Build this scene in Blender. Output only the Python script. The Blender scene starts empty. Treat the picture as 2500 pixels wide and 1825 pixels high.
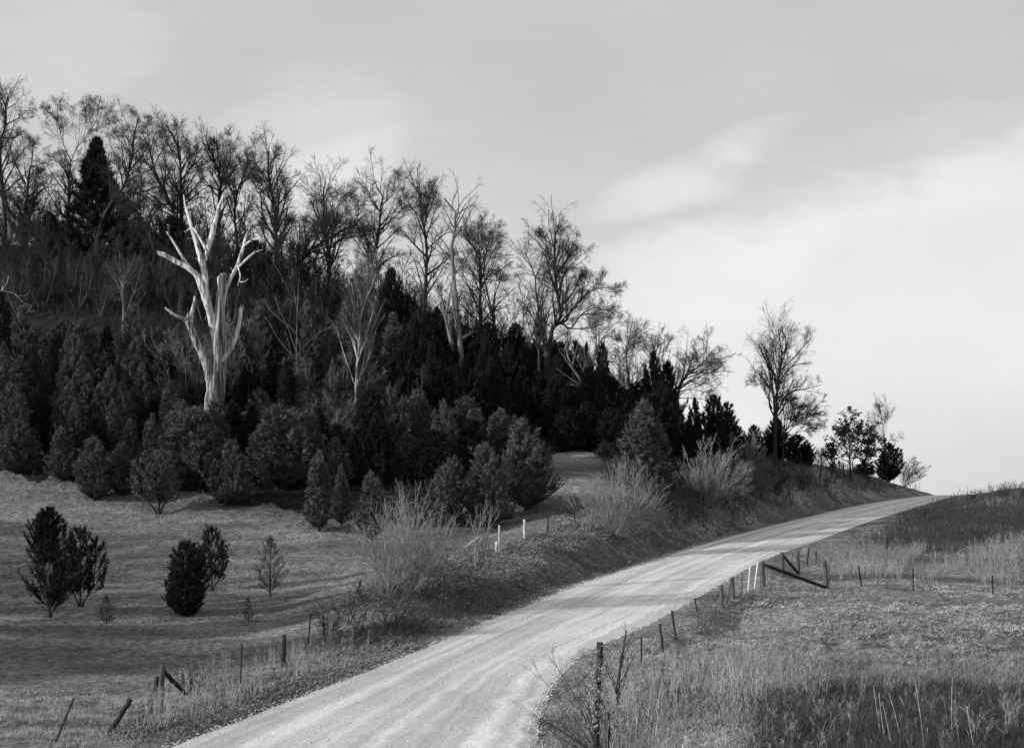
import bpy, math, random
import numpy as np

# ------------------------------------------------------------------ camera, sky, sun
S = bpy.context.scene
COL = S.collection
F, Y0, CZ = 3434.0, 1250.0, 7.0      # focal length in photo pixels, horizon row, eye height
cam_d = bpy.data.cameras.new('camera'); cam = bpy.data.objects.new('camera', cam_d); COL.objects.link(cam)
cam.location = (0, 0, CZ); cam.rotation_euler = (math.radians(90), 0, 0)
cam_d.sensor_width = 36; cam_d.lens = F/2500*36; cam_d.shift_y = (Y0-912.5)/2500
cam_d.clip_start = .1; cam_d.clip_end = 8000
S.camera = cam
S.render.resolution_x, S.render.resolution_y = 1024, 747
S.view_settings.view_transform = 'Standard'; S.view_settings.look = 'None'
S.view_settings.exposure = 0; S.view_settings.gamma = 1

SUN_EL, SUN_AZ = math.radians(15), math.radians(24)   # azimuth measured from straight left (-x) towards the camera
sdir = np.array([-math.cos(SUN_AZ)*math.cos(SUN_EL), -math.sin(SUN_AZ)*math.cos(SUN_EL), math.sin(SUN_EL)])
sun_d = bpy.data.lights.new('sun', 'SUN'); sun = bpy.data.objects.new('sun', sun_d); COL.objects.link(sun)
sun_d.energy = 5.0; sun_d.angle = math.radians(.6); sun_d.color = (1, 1, 1)
from mathutils import Vector
sun.rotation_euler = Vector(sdir).to_track_quat('Z', 'Y').to_euler()

w = bpy.data.worlds.new('World'); S.world = w; w.use_nodes = True
nt = w.node_tree; nt.nodes.clear()
def N(t, **k):
    n = nt.nodes.new(t)
    for a, b in k.items(): setattr(n, a, b)
    return n
def M_(op, a, b=None, c=None):
    n = N('ShaderNodeMath', operation=op)
    for i, v in enumerate((a, b, c)):
        if v is None: continue
        if isinstance(v, (int, float)): n.inputs[i].default_value = v
        else: nt.links.new(v, n.inputs[i])
    return n.outputs[0]
def SS(v, a, b, lo=0., hi=1.):
    n = N('ShaderNodeMapRange', interpolation_type='SMOOTHSTEP')
    nt.links.new(v, n.inputs[0])
    for i, q in enumerate((a, b, lo, hi)): n.inputs[i+1].default_value = q
    return n.outputs[0]
tc = N('ShaderNodeTexCoord'); sx = N('ShaderNodeSeparateXYZ'); nt.links.new(tc.outputs['Generated'], sx.inputs[0])
yy = M_('MAXIMUM', sx.outputs[1], .25)
T = M_('DIVIDE', sx.outputs[0], yy); E = M_('DIVIDE', sx.outputs[2], yy)
def noise(vx, vy, sx_, sy_, rot, scale, det, rough=.55):
    c = N('ShaderNodeCombineXYZ'); nt.links.new(vx, c.inputs[0]); nt.links.new(vy, c.inputs[1])
    mp = N('ShaderNodeMapping'); mp.inputs['Rotation'].default_value = (0, 0, rot); mp.inputs['Scale'].default_value = (sx_, sy_, 1)
    nt.links.new(c.outputs[0], mp.inputs[0])
    n = N('ShaderNodeTexNoise'); n.inputs['Scale'].default_value = scale; n.inputs['Detail'].default_value = det; n.inputs['Roughness'].default_value = rough
    nt.links.new(mp.outputs[0], n.inputs[0]); return n.outputs['Fac']
n1 = noise(T, E, 1, 3.0, -.35, 4.5, 5)
n2 = noise(T, E, 1, 1.6, -.5, 9, 6)
n3 = noise(T, E, 1, 7.0, -.1, 7, 4)
nz = M_('SUBTRACT', n1, .5); nz2 = M_('SUBTRACT', n2, .5); nz3 = M_('SUBTRACT', n3, .5)
base = SS(M_('ADD', E, M_('MULTIPLY', nz, .10)), .34, .12, .585, .68)
# bright bank of cloud rising to the right
line = M_('SUBTRACT', M_('ADD', M_('MULTIPLY', T, .30), .165), E)
line = M_('ADD', line, M_('ADD', M_('MULTIPLY', nz2, .11), M_('MULTIPLY', nz, .10)))
bank = M_('MULTIPLY', SS(line, -.010, .022), SS(T, .01, .10))
low = M_('MULTIPLY', SS(E, .13, .02), SS(T, .1, .34))
v = M_('ADD', base, M_('MULTIPLY', bank, .17))
v = M_('SUBTRACT', v, M_('MULTIPLY', low, .15))
# small bright puffs
def puff(t, e, rt, re, amp):
    a = M_('POWER', M_('DIVIDE', M_('SUBTRACT', T, t), rt), 2.)
    b = M_('POWER', M_('DIVIDE', M_('SUBTRACT', M_('SUBTRACT', E, e), M_('MULTIPLY', M_('SUBTRACT', T, t), .33)), re), 2.)
    d = M_('ADD', M_('ADD', a, b), M_('ADD', M_('MULTIPLY', nz2, 7.), M_('MULTIPLY', nz, 5.)))
    return M_('MULTIPLY', SS(d, 2.2, -.8), amp)
for p in ((-.34, .325, .09, .05, .09), (-.135, .265, .06, .05, .10), (-.13, .235, .09, .02, .08), (.12, .235, .055, .018, .17), (.16, .262, .03, .010, .12),
          (.17, .19, .05, .04, .06), (.33, .25, .10, .035, .05)):
    v = M_('ADD', v, puff(*p))
v = M_('ADD', v, M_('MULTIPLY', nz3, .05))
v = M_('ADD', v, M_('MULTIPLY', nz2, .10))
sky = N('ShaderNodeTexSky', sky_type='NISHITA'); sky.sun_disc = False
sky.sun_elevation = SUN_EL; sky.sun_rotation = math.radians(-90)-SUN_AZ
bw = N('ShaderNodeRGBToBW'); nt.links.new(sky.outputs[0], bw.inputs[0])
# thin overcast: mostly cloud, some clear sky showing through (strength .1 -> values x10)
mixv = M_('ADD', M_('MULTIPLY', v, 9.6), M_('MULTIPLY', M_('MINIMUM', bw.outputs[0], 8.), .07))
bg = N('ShaderNodeBackground'); bg.inputs['Strength'].default_value = .1
nt.links.new(mixv, bg.inputs['Color'])
out = N('ShaderNodeOutputWorld'); nt.links.new(bg.outputs[0], out.inputs[0])

# ------------------------------------------------------------------ helpers
def Wp(px, py, Y):
    px, py, Y = np.asarray(px, float), np.asarray(py, float), np.asarray(Y, float)
    return np.stack(np.broadcast_arrays((px-1250)/F*Y, Y, CZ-(py-Y0)/F*Y), -1)
def sstep(x, a, b):
    t = np.clip((x-a)/(b-a), 0, 1); return t*t*(3-2*t)
def hsh(ix, iy, seed):
    n = (ix*374761393 + iy*668265263 + seed*1442695041) & 0xffffffff
    n = ((n ^ (n >> 13))*1274126177) & 0xffffffff
    return ((n ^ (n >> 16)) & 0xffff)/65535.0
def vnoise(x, y, seed=0):
    ix, iy = np.floor(x).astype(np.int64), np.floor(y).astype(np.int64)
    fx, fy = x-ix, y-iy; fx = fx*fx*(3-2*fx); fy = fy*fy*(3-2*fy)
    a, b = hsh(ix, iy, seed), hsh(ix+1, iy, seed); c, d = hsh(ix, iy+1, seed), hsh(ix+1, iy+1, seed)
    return (a+(b-a)*fx)*(1-fy)+(c+(d-c)*fx)*fy-.5
def fbm(x, y, o=4, seed=0):
    s = 0; a = 1
    for i in range(o): s = s+a*vnoise(x*2**i+17.3*i, y*2**i-9.1*i, seed+i); a *= .5
    return s
def tag(o, label=None, cat=None, group=None, kind=None):
    if label: o['label'] = label
    if cat: o['category'] = cat
    if group: o['group'] = group
    if kind: o['kind'] = kind
    return o
class MB:
    def __init__(s): s.v = []; s.q = []; s.t = []; s.n = 0; s.uv = None
    def add(s, v, q=None, t=None):
        v = np.asarray(v, float).reshape(-1, 3)
        if q is not None and len(q): s.q.append(np.asarray(q).reshape(-1, 4)+s.n)
        if t is not None and len(t): s.t.append(np.asarray(t).reshape(-1, 3)+s.n)
        s.v.append(v); s.n += len(v)
    def build(s, name, mat, parent=None, smooth=True):
        v = np.concatenate(s.v).astype(np.float32)
        q = np.concatenate(s.q) if s.q else np.zeros((0, 4), int); t = np.concatenate(s.t) if s.t else np.zeros((0, 3), int)
        me = bpy.data.meshes.new(name)
        me.vertices.add(len(v)); me.vertices.foreach_set('co', v.ravel())
        loops = np.concatenate([q.ravel(), t.ravel()]).astype(np.int32)
        me.loops.add(len(loops)); me.loops.foreach_set('vertex_index', loops)
        st = np.concatenate([np.arange(len(q))*4, len(q)*4+np.arange(len(t))*3]).astype(np.int32)
        me.polygons.add(len(st)); me.polygons.foreach_set('loop_start', st)
        me.polygons.foreach_set('use_smooth', np.full(len(st), smooth))
        if s.uv is not None:
            l = me.uv_layers.new(name='UVMap'); l.data.foreach_set('uv', s.uv[loops].astype(np.float32).ravel())
        me.update(calc_edges=True)
        me.materials.append(mat)
        o = bpy.data.objects.new(name, me); COL.objects.link(o)
        if parent: o.parent = parent
        return o
def nrm(a): return a/np.maximum(np.linalg.norm(a, axis=-1, keepdims=True), 1e-9)
def tubes(mb, P, R, k=3, rough=None):
    P = np.asarray(P, float); R = np.asarray(R, float)
    if P.ndim == 2: P = P[None]; R = R[None]
    B, n, _ = P.shape
    Tn = nrm(np.gradient(P, axis=1) if n > 2 else np.repeat(P[:, 1:]-P[:, :1], 2, 1))
    md = nrm(P[:, -1]-P[:, 0])
    ref = np.where(np.abs(md[:, 2:3]) < .8, np.array([[0, 0, 1.]]), np.array([[1., 0, 0]]))[:, None]
    U = nrm(np.cross(Tn, ref)); V = np.cross(Tn, U)
    a = np.arange(k)/k*2*np.pi
    rr = R[:, :, None]*np.ones(k)
    if rough is not None:
        rg, amp, frq = rough
        ph = rg.random(4)*50
        zz = np.cumsum(np.linalg.norm(np.diff(P, axis=1, prepend=P[:, :1]), axis=2), 1)[:, :, None]
        rr = rr*(1+amp*(vnoise(np.cos(a)*frq+ph[0]+zz*.35, np.sin(a)*frq+ph[1]+zz*.25, 5)*1.6+vnoise(a*frq*2+0*zz+ph[2], zz*1.3, 6)))
    v = P[:, :, None]+rr[..., None]*(np.cos(a)[:, None]*U[:, :, None]+np.sin(a)[:, None]*V[:, :, None])
    b = (np.arange(B)*n*k)[:, None, None]; i = (np.arange(n-1)*k)[None, :, None]; j = np.arange(k)[None, None]; j2 = (j+1) % k
    q = np.stack([b+i+j, b+i+j2, b+i+k+j2, b+i+k+j], -1)
    mb.add(v, q)
def capped(mb, P, R, k=10, rough=None):
    P = np.asarray(P, float); R = np.asarray(R, float)
    d0 = nrm(P[1]-P[0])*.004; d1 = nrm(P[-1]-P[-2])*.004
    tubes(mb, np.concatenate([[P[0]], [P[0]+d0], P[1:-1], [P[-1]-d1], [P[-1]]]), np.concatenate([[1e-4], [R[0]], R[1:-1], [R[-1]], [1e-4]]), k, rough)
def resample(P, n):
    P = np.asarray(P, float)
    d = np.concatenate([[0], np.cumsum(np.linalg.norm(np.diff(P[:, :3], axis=0), axis=1))]); u = np.linspace(0, d[-1], n)
    # smooth a little: Catmull-Rom through the points
    m = np.gradient(P, d, axis=0) if len(P) > 2 else np.repeat((P[1:]-P[:1])/max(d[-1], 1e-6), 2, 0)
    i = np.clip(np.searchsorted(d, u, side='right')-1, 0, len(P)-2); h = (d[i+1]-d[i])[:, None]; t = ((u-d[i])[:, None])/h
    return (2*t**3-3*t**2+1)*P[i]+(t**3-2*t**2+t)*h*m[i]+(-2*t**3+3*t**2)*P[i+1]+(t**3-t**2)*h*m[i+1]
def grow(rg, P, R, nc, t0, t1, ang, ratio, n, wob, up, rs=.6, rmin=.008, lmin=0., lmax=99., back=None):
    B = len(P); m = P.shape[1]
    idx = np.repeat(np.arange(B), nc); K = len(idx)
    t = (t0+(t1-t0)*rg.random(K))*(m-1); i = np.minimum(t.astype(int), m-2); fr = (t-i)[:, None]
    p0 = P[idx, i]*(1-fr)+P[idx, i+1]*fr; r0 = R[idx, i]*(1-fr[:, 0])+R[idx, i+1]*fr[:, 0]
    Tn = nrm(P[idx, i+1]-P[idx, i]); rnd = rg.normal(size=(K, 3)); perp = nrm(np.cross(Tn, rnd))
    an = ang*(.65+.7*rg.random(K))[:, None]
    d = nrm(np.cos(an)*Tn+np.sin(an)*perp+np.array([0, 0, up]))
    Lp = np.linalg.norm(np.diff(P, axis=1), axis=2).sum(1)[idx]
    L = np.clip(Lp*ratio*(1.25-.85*t/(m-1))*(.6+.7*rg.random(K)), lmin, lmax)
    Q = np.zeros((K, n, 3)); Q[:, 0] = p0
    for j in range(1, n):
        Q[:, j] = Q[:, j-1]+d*(L/(n-1))[:, None]
        d = nrm(d+wob*rg.normal(size=(K, 3))+np.array([0, 0, up*.35]))
    s = np.linspace(0, 1, n)[None]
    rr = np.maximum(np.minimum(r0*rs, .05*L+.006)[:, None]*(1-.8*s), rmin)
    return Q, rr

def mat(name, c1, c2, scale=3., rough=.95, bump=0., bscale=20., stretch=(1, 1, 1), c3=None, s3=.3, detail=5, coord='Object', lo=.35, hi=.65, spec=.15, st3=None):
    m = bpy.data.materials.new(name); m.use_nodes = True; t = m.node_tree; t.nodes.clear()
    o = t.nodes.new('ShaderNodeOutputMaterial'); b = t.nodes.new('ShaderNodeBsdfPrincipled'); t.links.new(b.outputs[0], o.inputs[0])
    b.inputs['Roughness'].default_value = rough; b.inputs['Specular IOR Level'].default_value = spec
    c = t.nodes.new('ShaderNodeTexCoord'); mp = t.nodes.new('ShaderNodeMapping'); mp.inputs['Scale'].default_value = stretch
    t.links.new(c.outputs[coord], mp.inputs[0])
    def nz(sc, d=detail):
        n = t.nodes.new('ShaderNodeTexNoise'); n.inputs['Scale'].default_value = sc; n.inputs['Detail'].default_value = d; n.inputs['Roughness'].default_value = .6
        t.links.new(mp.outputs[0], n.inputs[0]); return n.outputs['Fac']
    def ramp(f, a, bb, l, h):
        r = t.nodes.new('ShaderNodeMapRange'); r.inputs[1].default_value = l; r.inputs[2].default_value = h; r.inputs[3].default_value = a; r.inputs[4].default_value = bb
        t.links.new(f, r.inputs[0]); return r.outputs[0]
    col = ramp(nz(scale), c1, c2, lo, hi)
    if c3 is not None:
        if st3:
            mp = t.nodes.new('ShaderNodeMapping'); mp.inputs['Scale'].default_value = st3; t.links.new(c.outputs[coord], mp.inputs[0])
        k = ramp(nz(s3, 4 if st3 else 3), .8 if st3 else 1., c3, .42, .62); mu = t.nodes.new('ShaderNodeMath'); mu.operation = 'MULTIPLY'
        t.links.new(col, mu.inputs[0]); t.links.new(k, mu.inputs[1]); col = mu.outputs[0]
    t.links.new(col, b.inputs['Base Color'])
    if bump:
        if st3: t.links.new(c.outputs[coord], mp.inputs[0]); mp = t.nodes.new('ShaderNodeMapping'); t.links.new(c.outputs[coord], mp.inputs[0])
        bp = t.nodes.new('ShaderNodeBump'); bp.inputs['Strength'].default_value = 1; bp.inputs['Distance'].default_value = bump
        t.links.new(nz(bscale), bp.inputs['Height']); t.links.new(bp.outputs[0], b.inputs['Normal'])
    return m
MT = dict(
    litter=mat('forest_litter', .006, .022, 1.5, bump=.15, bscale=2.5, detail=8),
    ground=mat('dry_turf', .05, .17, 3.5, bump=.05, bscale=7, c3=1.9, s3=.12, detail=9, st3=(.35, 1.7, 1)),
    grass=mat('dry_grass', .09, .38, 14, c3=1.5, s3=.15, lo=.36, hi=.64),
    bleached=mat('painted_sun_grass', .20, .44, 1.5),  # paler blade tone carrying the painted sunlight of the pasture bands
    meadow=mat('meadow_grass', .11, .36, 3, c3=1.5, s3=.2, lo=.36, hi=.64),
    longgrass=mat('long_grass', .05, .27, 8, c3=1.4, s3=.2),
    palegrass=mat('pale_grass', .10, .40, 9),
    brush=mat('brush_twigs', .03, .10, 3),
    weed=mat('weed_stalk', .14, .46, 3),
    leaf=mat('dead_leaf', .05, .42, 9),
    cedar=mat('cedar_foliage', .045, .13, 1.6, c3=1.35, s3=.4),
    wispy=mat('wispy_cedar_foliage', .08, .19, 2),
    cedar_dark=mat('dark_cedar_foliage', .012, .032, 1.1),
    oakleaf=mat('oak_leaf', .02, .045, 4),
    bark=mat('dark_bark', .018, .05, 4, bump=.02, bscale=12, stretch=(1, 1, .25)),
    twig=mat('dark_twig', .022, .05, 2),
    bark2=mat('grey_bark', .09, .19, 4, bump=.02, bscale=12, stretch=(1, 1, .2)),
    twig2=mat('grey_twig', .09, .17, 2),
    midtwig=mat('mid_twig', .04, .075, 2),
    pale=mat('pale_twig', .13, .30, 2),
    snagbark=mat('peeling_bark', .06, .42, 2.4, bump=.10, bscale=5, stretch=(2.2, 2.2, .10), lo=.44, hi=.60),
    deadwood=mat('bleached_wood', .14, .66, 2.8, bump=.08, bscale=6, stretch=(1.6, 1.6, .16), lo=.40, hi=.57),
    birch=mat('pale_bark', .25, .55, 5, stretch=(1, 1, .5)),
    postwood=mat('weathered_post', .04, .12, 8, bump=.01, bscale=30, stretch=(3, 3, .3)),
    darkwood=mat('dark_wood', .018, .05, 8, bump=.01, bscale=30, stretch=(3, 3, .3)),
    greypost=mat('lichened_post', .22, .5, 6, bump=.02, bscale=14),
    steel=mat('rusted_steel', .02, .04, 10, rough=.8),
    white=mat('white_paint', .5, .72, 10, rough=.6),
    gravel=mat('loose_gravel', .32, .62, 12),
    stone=mat('pale_stone', .3, .5, 6),
)

# ------------------------------------------------------------------ ground shape
Lr = [(-1500, 2500, 15.5), (-500, 2150, 22), (-100, 2010, 26), (387, 1825, 34), (600, 1748, 39), (773, 1680, 44), (950, 1613, 51), (1105, 1550, 58), (1215, 1503, 65), (1325, 1458, 72), (1436, 1417, 82), (1520, 1388, 90),
      (1602, 1362, 98), (1768, 1312, 118), (1933, 1270, 138), (2100, 1232, 160), (2210, 1215, 173), (2275, 1209, 181), (2330, 1216, 190), (2400, 1235, 205), (2480, 1270, 230)]
Rr = [(300, 3300, 10), (900, 2500, 16), (1200, 2200, 20.5), (1295, 1950, 27), (1322, 1825, 32), (1320, 1760, 36.5), (1345, 1690, 42), (1390, 1630, 48), (1436, 1591, 53), (1547, 1541, 59), (1635, 1497, 65), (1723, 1447, 74),
      (1800, 1401, 83), (1878, 1361, 94.4), (1988, 1322, 110), (2099, 1281, 128), (2209, 1246, 148), (2290, 1222, 164), (2345, 1208, 174), (2400, 1213, 185), (2470, 1230, 200), (2560, 1262, 225)]
def dens(pl, n):
    P = Wp(*np.array(pl, float).T); return resample(P, n)
LP, RP = dens(Lr, 160), dens(Rr, 160)
ctl = list(Lr[:-1])+list(Rr[:-1])+[
 (0,1825,36),(-300,1830,36),(0,1740,42),(250,1770,39.5),(480,1730,43.5),(0,1600,55),(400,1600,55),(700,1600,54.5),(0,1500,68),(400,1500,69),(700,1500,68),
 (0,1400,82),(400,1400,83),(800,1410,81),(0,1300,96),(400,1310,96),(800,1330,94),(0,1190,109),(230,1218,108),(400,1248,107),(700,1262,106),(900,1290,103),(1100,1315,100),
 (1220,1290,104),(1360,1240,108),(1370,1112,127),(1480,1110,129),(1450,1200,115),(1420,1160,120),
 (650,1630,51.5),(760,1560,57.5),(880,1500,61.5),(1000,1455,66),(1100,1410,71.5),(1200,1370,79),(1300,1335,87),(1400,1300,96),(1500,1285,103),(1600,1245,113),(1700,1200,131),(1800,1168,146),(1900,1150,158),(1985,1140,168),
 (2100,1156,183),(2190,1182,191),(1700,1265,119),(1800,1232,133),(1900,1213,145),(1985,1195,154),(2100,1192,170),(2190,1197,180),(1000,1400,78),(1200,1330,92),(1330,1285,100),(900,1420,76),
 (1650,1300,110),
 (-400,1190,109),(-400,1400,82),(-400,1600,55),(-1200,1190,109),(-1200,1400,82),(-1200,1600,55),(-1200,1825,36),
 (-1200,860,140),(-400,850,140),(0,843,140),(300,845,140),(-1200,600,170),(-400,595,170),(0,596,170),(300,606,170),(500,640,168),(500,880,140),(700,705,166),(700,915,140),(900,780,163),(1100,855,160),(1100,985,140),
 (1300,925,157),(1300,1015,140),(1500,1000,154),(1650,1060,155),(1800,1128,162),(1500,1060,140),(1100,1120,122),(1250,1110,124),
 (-1200,700,230),(0,650,190),(0,730,230),(0,900,400),(700,760,190),(700,850,230),(1300,1000,190),(1300,1080,240),(1800,1150,200),(1800,1200,250),(1985,1165,210),(2200,1215,220),(2200,1262,280),(1250,1200,450),(2500,1300,450),(2500,1262,1500),(1250,1258,1500),(0,1200,1500),
 (1470,1775,30),(1566,1640,42),(1625,1610,50),(1658,1575,57),(1710,1530,66),(1762,1503,69.5),(1863,1436,77.5),(1930,1405,87),(2015,1434,80),
 (1500,1825,26),(1800,1825,24),(2200,1825,23),(2500,1825,22),(1650,1700,36),(2000,1700,35),(2500,1700,33),(2000,1600,47),(2500,1600,45),(2000,1500,64),(2500,1500,62),(2150,1440,79),(2300,1445,80),(2500,1455,79),
 (2100,1395,89),(2300,1385,93),(2500,1395,91),(2150,1335,107),(2300,1305,116),(2500,1295,116),(2300,1250,141),(2500,1240,141),(2420,1203,156),(2500,1196,156),(2500,1220,190),(2420,1222,190),
 (3000,1825,22),(3000,1600,45),(3000,1450,80),(3000,1295,116),(3000,1185,156),(3000,1225,190),(4000,1825,22),(4000,1600,45),(4000,1295,116),(4000,1185,156),(4000,1240,250),
 (1250,2800,13),(2500,2800,9),(-500,2800,13),(1250,5000,6),(2500,4500,4)]
ctl = np.array(ctl, float)
def uv_(px, Y): return np.stack([px/1000., np.log(Y)*1.6], -1)
cu = uv_(ctl[:, 0], ctl[:, 2]); cz = CZ-(ctl[:, 1]-Y0)/F*ctl[:, 2]
def ph(d2): return np.sqrt(d2+.0016)
A = ph(((cu[:, None]-cu[None])**2).sum(-1)); n_ = len(cu); Pm = np.c_[np.ones(n_), cu]
K = np.block([[A-np.eye(n_)*1e-6, Pm], [Pm.T, np.zeros((3, 3))]])
wt = np.linalg.solve(K, np.r_[cz, 0, 0, 0])
def hs(x, y):
    h = hs0(x, y); sh = np.shape(x); x_ = np.ravel(x).astype(float); y_ = np.ravel(y).astype(float); h = np.ravel(h)
    L_, R_ = LP, RP
    for s in range(0, len(x_), 8000):
        X, Yv = x_[s:s+8000, None], y_[s:s+8000, None]
        d = R_[:, :2]-L_[:, :2]; q = ((X-L_[:, 0])*d[:, 0]+(Yv-L_[:, 1])*d[:, 1])/(d**2).sum(1); qc = np.clip(q, 0, 1)
        dist = np.sqrt((X-L_[:, 0]-qc*d[:, 0])**2+(Yv-L_[:, 1]-qc*d[:, 1])**2); k = dist.argmin(1); r = np.arange(len(k))
        k2 = np.clip(k, 1, len(L_)-2); wts = 1/(dist[r[:, None], np.stack([k2-1, k2, k2+1], 1)]**2+.05)
        zz = np.stack([L_[k2+o, 2]*(1-qc[r, k2+o])+R_[k2+o, 2]*qc[r, k2+o] for o in (-1, 0, 1)], 1)
        zr = (zz*wts).sum(1)/wts.sum(1); m = 1-sstep(dist[r, k], .6, 3.2)
        h[s:s+8000] = h[s:s+8000]*(1-m)+zr*m
    return h.reshape(sh)
def hs0(x, y):
    sh = np.shape(x); x = np.ravel(x).astype(float); y = np.maximum(np.ravel(y).astype(float), 3.)
    u = uv_(np.clip(1250+F*x/y, -1500, 4000), y); o = np.zeros(len(x))
    for s in range(0, len(x), 20000):
        e = u[s:s+20000]; o[s:s+20000] = ph(((e[:, None]-cu[None])**2).sum(-1))@wt[:n_]+wt[n_]+e@wt[n_+1:]
    return o.reshape(sh)
cen = (LP+RP)/2
poly = np.concatenate([LP[:, :2], RP[::-1, :2]])
def road_sd(x, y):      # signed distance to the road outline, negative inside
    sh = np.shape(x); x = np.ravel(x); y = np.ravel(y); out = np.empty(len(x))
    a = poly; b = np.roll(poly, -1, 0)
    for s in range(0, len(x), 20000):
        X, Yv = x[s:s+20000, None], y[s:s+20000, None]
        d = b-a; t = np.clip(((X-a[:, 0])*d[:, 0]+(Yv-a[:, 1])*d[:, 1])/((d**2).sum(1)+1e-12), 0, 1)
        ds = np.sqrt(((X-a[:, 0]-t*d[:, 0])**2+(Yv-a[:, 1]-t*d[:, 1])**2).min(1))
        c = ((a[:, 1] > Yv) != (b[:, 1] > Yv)) & (X < (b[:, 0]-a[:, 0])*(Yv-a[:, 1])/(b[:, 1]-a[:, 1]+1e-12)+a[:, 0])
        out[s:s+20000] = np.where(c.sum(1) % 2 == 1, -ds, ds)
    return out.reshape(sh)
def hterr(x, y, sd=None):
    if sd is None: sd = road_sd(x, y)
    m = sstep(sd, .1, 2.5); far = 1-sstep(y, 250, 600)
    rgh = .25*fbm(x*.12, y*.12, 2, 3)+.14*fbm(x*.7, y*.7, 3, 11)+(.11-.055*sstep(y, 70, 88))*fbm(x*2.3, y*2.3, 3, 23)
    rut = .08*fbm(x*.25, y*1.4, 3, 41)+.30*fbm(x*.05, y*.30, 2, 43)*(x < 20)*sstep(sd, 3, 9)
    px_ = 1250+F*x/np.maximum(y, 1); tus = sstep(px_, 1380, 1520)*(1-sstep(y, 55, 95))*m
    rgh = rgh+tus*(.42*np.clip(fbm(x*.9, y*1.1, 3, 201)+.05, 0, 1)+.10*fbm(x*4, y*4, 2, 202))
    wv = sstep(fbm(x*.1, y*.1, 2, 60), -.4, .4)
    return hs(x, y)+m*far*(rgh*(.6+.5*wv)+rut)-.14*sstep(-sd, .0, .45)+.05*sstep(sd, 0, .35)*(1-sstep(sd, .5, 1.4))
def onray(px, py, Y0_=95, Y1_=215):
    Ys = np.linspace(Y0_, Y1_, 400); xs = (px-1250)/F*Ys; zz = hterr(xs, Ys); pp = Y0-(zz-CZ)*F/Ys
    k = np.nonzero(pp <= py)[0]
    return float(Ys[k[0]]) if len(k) else float(Ys[pp.argmin()])
def gz(x, y): return float(hterr(np.array([x]), np.array([y]))[0])

tcol = np.concatenate([np.linspace(-2.2, -.42, 40)[:-1], np.linspace(-.42, .42, 660), np.linspace(.42, 2.2, 40)[1:]])
rows = np.concatenate([np.geomspace(3.5, 17, 50)[:-1], np.geomspace(17, 195, 760), np.geomspace(195, 4000, 60)[1:]])
Yg, Tg = np.meshgrid(rows, tcol, indexing='ij'); Xg = Yg*Tg
Zg = hterr(Xg, Yg)
mb = MB(); nr, nc = Xg.shape
i = (np.arange(nr-1)*nc)[:, None]; j = np.arange(nc-1)[None]
mb.add(np.stack([Xg, Yg, Zg], -1), np.stack([i+j, i+j+1, i+j+1+nc, i+j+nc], -1))
gnd = tag(mb.build('ground', MT['ground']), kind='structure')
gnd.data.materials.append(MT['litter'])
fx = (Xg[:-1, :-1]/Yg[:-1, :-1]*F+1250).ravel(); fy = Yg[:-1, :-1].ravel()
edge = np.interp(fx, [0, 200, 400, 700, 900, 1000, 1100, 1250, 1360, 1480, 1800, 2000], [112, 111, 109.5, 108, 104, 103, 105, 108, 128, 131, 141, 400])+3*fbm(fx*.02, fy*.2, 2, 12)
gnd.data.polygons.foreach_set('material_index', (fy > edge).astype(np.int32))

# road sheet
def road_mat():
    m = bpy.data.materials.new('limestone_gravel'); m.use_nodes = True; t = m.node_tree; b = t.nodes['Principled BSDF']
    b.inputs['Roughness'].default_value = .95; b.inputs['Specular IOR Level'].default_value = .1
    def mk(k, **a):
        n = t.nodes.new(k)
        for x, y in a.items(): setattr(n, x, y)
        return n
    uvn = mk('ShaderNodeUVMap'); tcn = mk('ShaderNodeTexCoord')
    def nz(src, sc, st, d=4):
        mp = mk('ShaderNodeMapping'); mp.inputs['Scale'].default_value = st; t.links.new(src, mp.inputs[0])
        n = mk('ShaderNodeTexNoise'); n.inputs['Scale'].default_value = sc; n.inputs['Detail'].default_value = d; n.inputs['Roughness'].default_value = .6
        t.links.new(mp.outputs[0], n.inputs[0]); return n.outputs['Fac']
    def mr(f, l, h, a, c):
        r = mk('ShaderNodeMapRange'); t.links.new(f, r.inputs[0])
        for q, x in enumerate((l, h, a, c)): r.inputs[q+1].default_value = x
        return r.outputs[0]
    def mm(op, a, c):
        r = mk('ShaderNodeMath', operation=op)
        for q, x in enumerate((a, c)):
            if isinstance(x, float): r.inputs[q].default_value = x
            else: t.links.new(x, r.inputs[q])
        return r.outputs[0]
    streak = nz(uvn.outputs[0], 1., (15, .035, 1), 6)
    broad = nz(uvn.outputs[0], 1., (6.5, .012, 1), 2)
    patch = nz(tcn.outputs['Object'], .35, (1, 1, 1), 4)
    grav = nz(tcn.outputs['Object'], 9., (1, 1, 1), 6)
    fine = nz(tcn.outputs['Object'], 26., (1, 1, 1), 3)
    c = mr(streak, .38, .62, .47, .66)
    c = mm('MULTIPLY', c, mr(broad, .38, .62, .80, 1.14))
    c = mm('MULTIPLY', c, mr(patch, .35, .65, .92, 1.08))
    c = mm('MULTIPLY', c, mr(grav, .38, .62, .85, 1.13))
    c = mm('MULTIPLY', c, mr(fine, .3, .7, .84, 1.14))
    t.links.new(c, b.inputs['Base Color'])
    h = mm('ADD', mm('MULTIPLY', streak, .5), mm('ADD', mm('MULTIPLY', grav, 1.), mm('MULTIPLY', fine, .4)))
    bp = mk('ShaderNodeBump'); bp.inputs['Strength'].default_value = .9; bp.inputs['Distance'].default_value = .022
    t.links.new(h, bp.inputs['Height']); t.links.new(bp.outputs[0], b.inputs['Normal'])
    return m
nl, nw = 1500, 48
LD, RD = resample(LP, nl), resample(RP, nl)
rg = np.random.default_rng(5)
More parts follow.
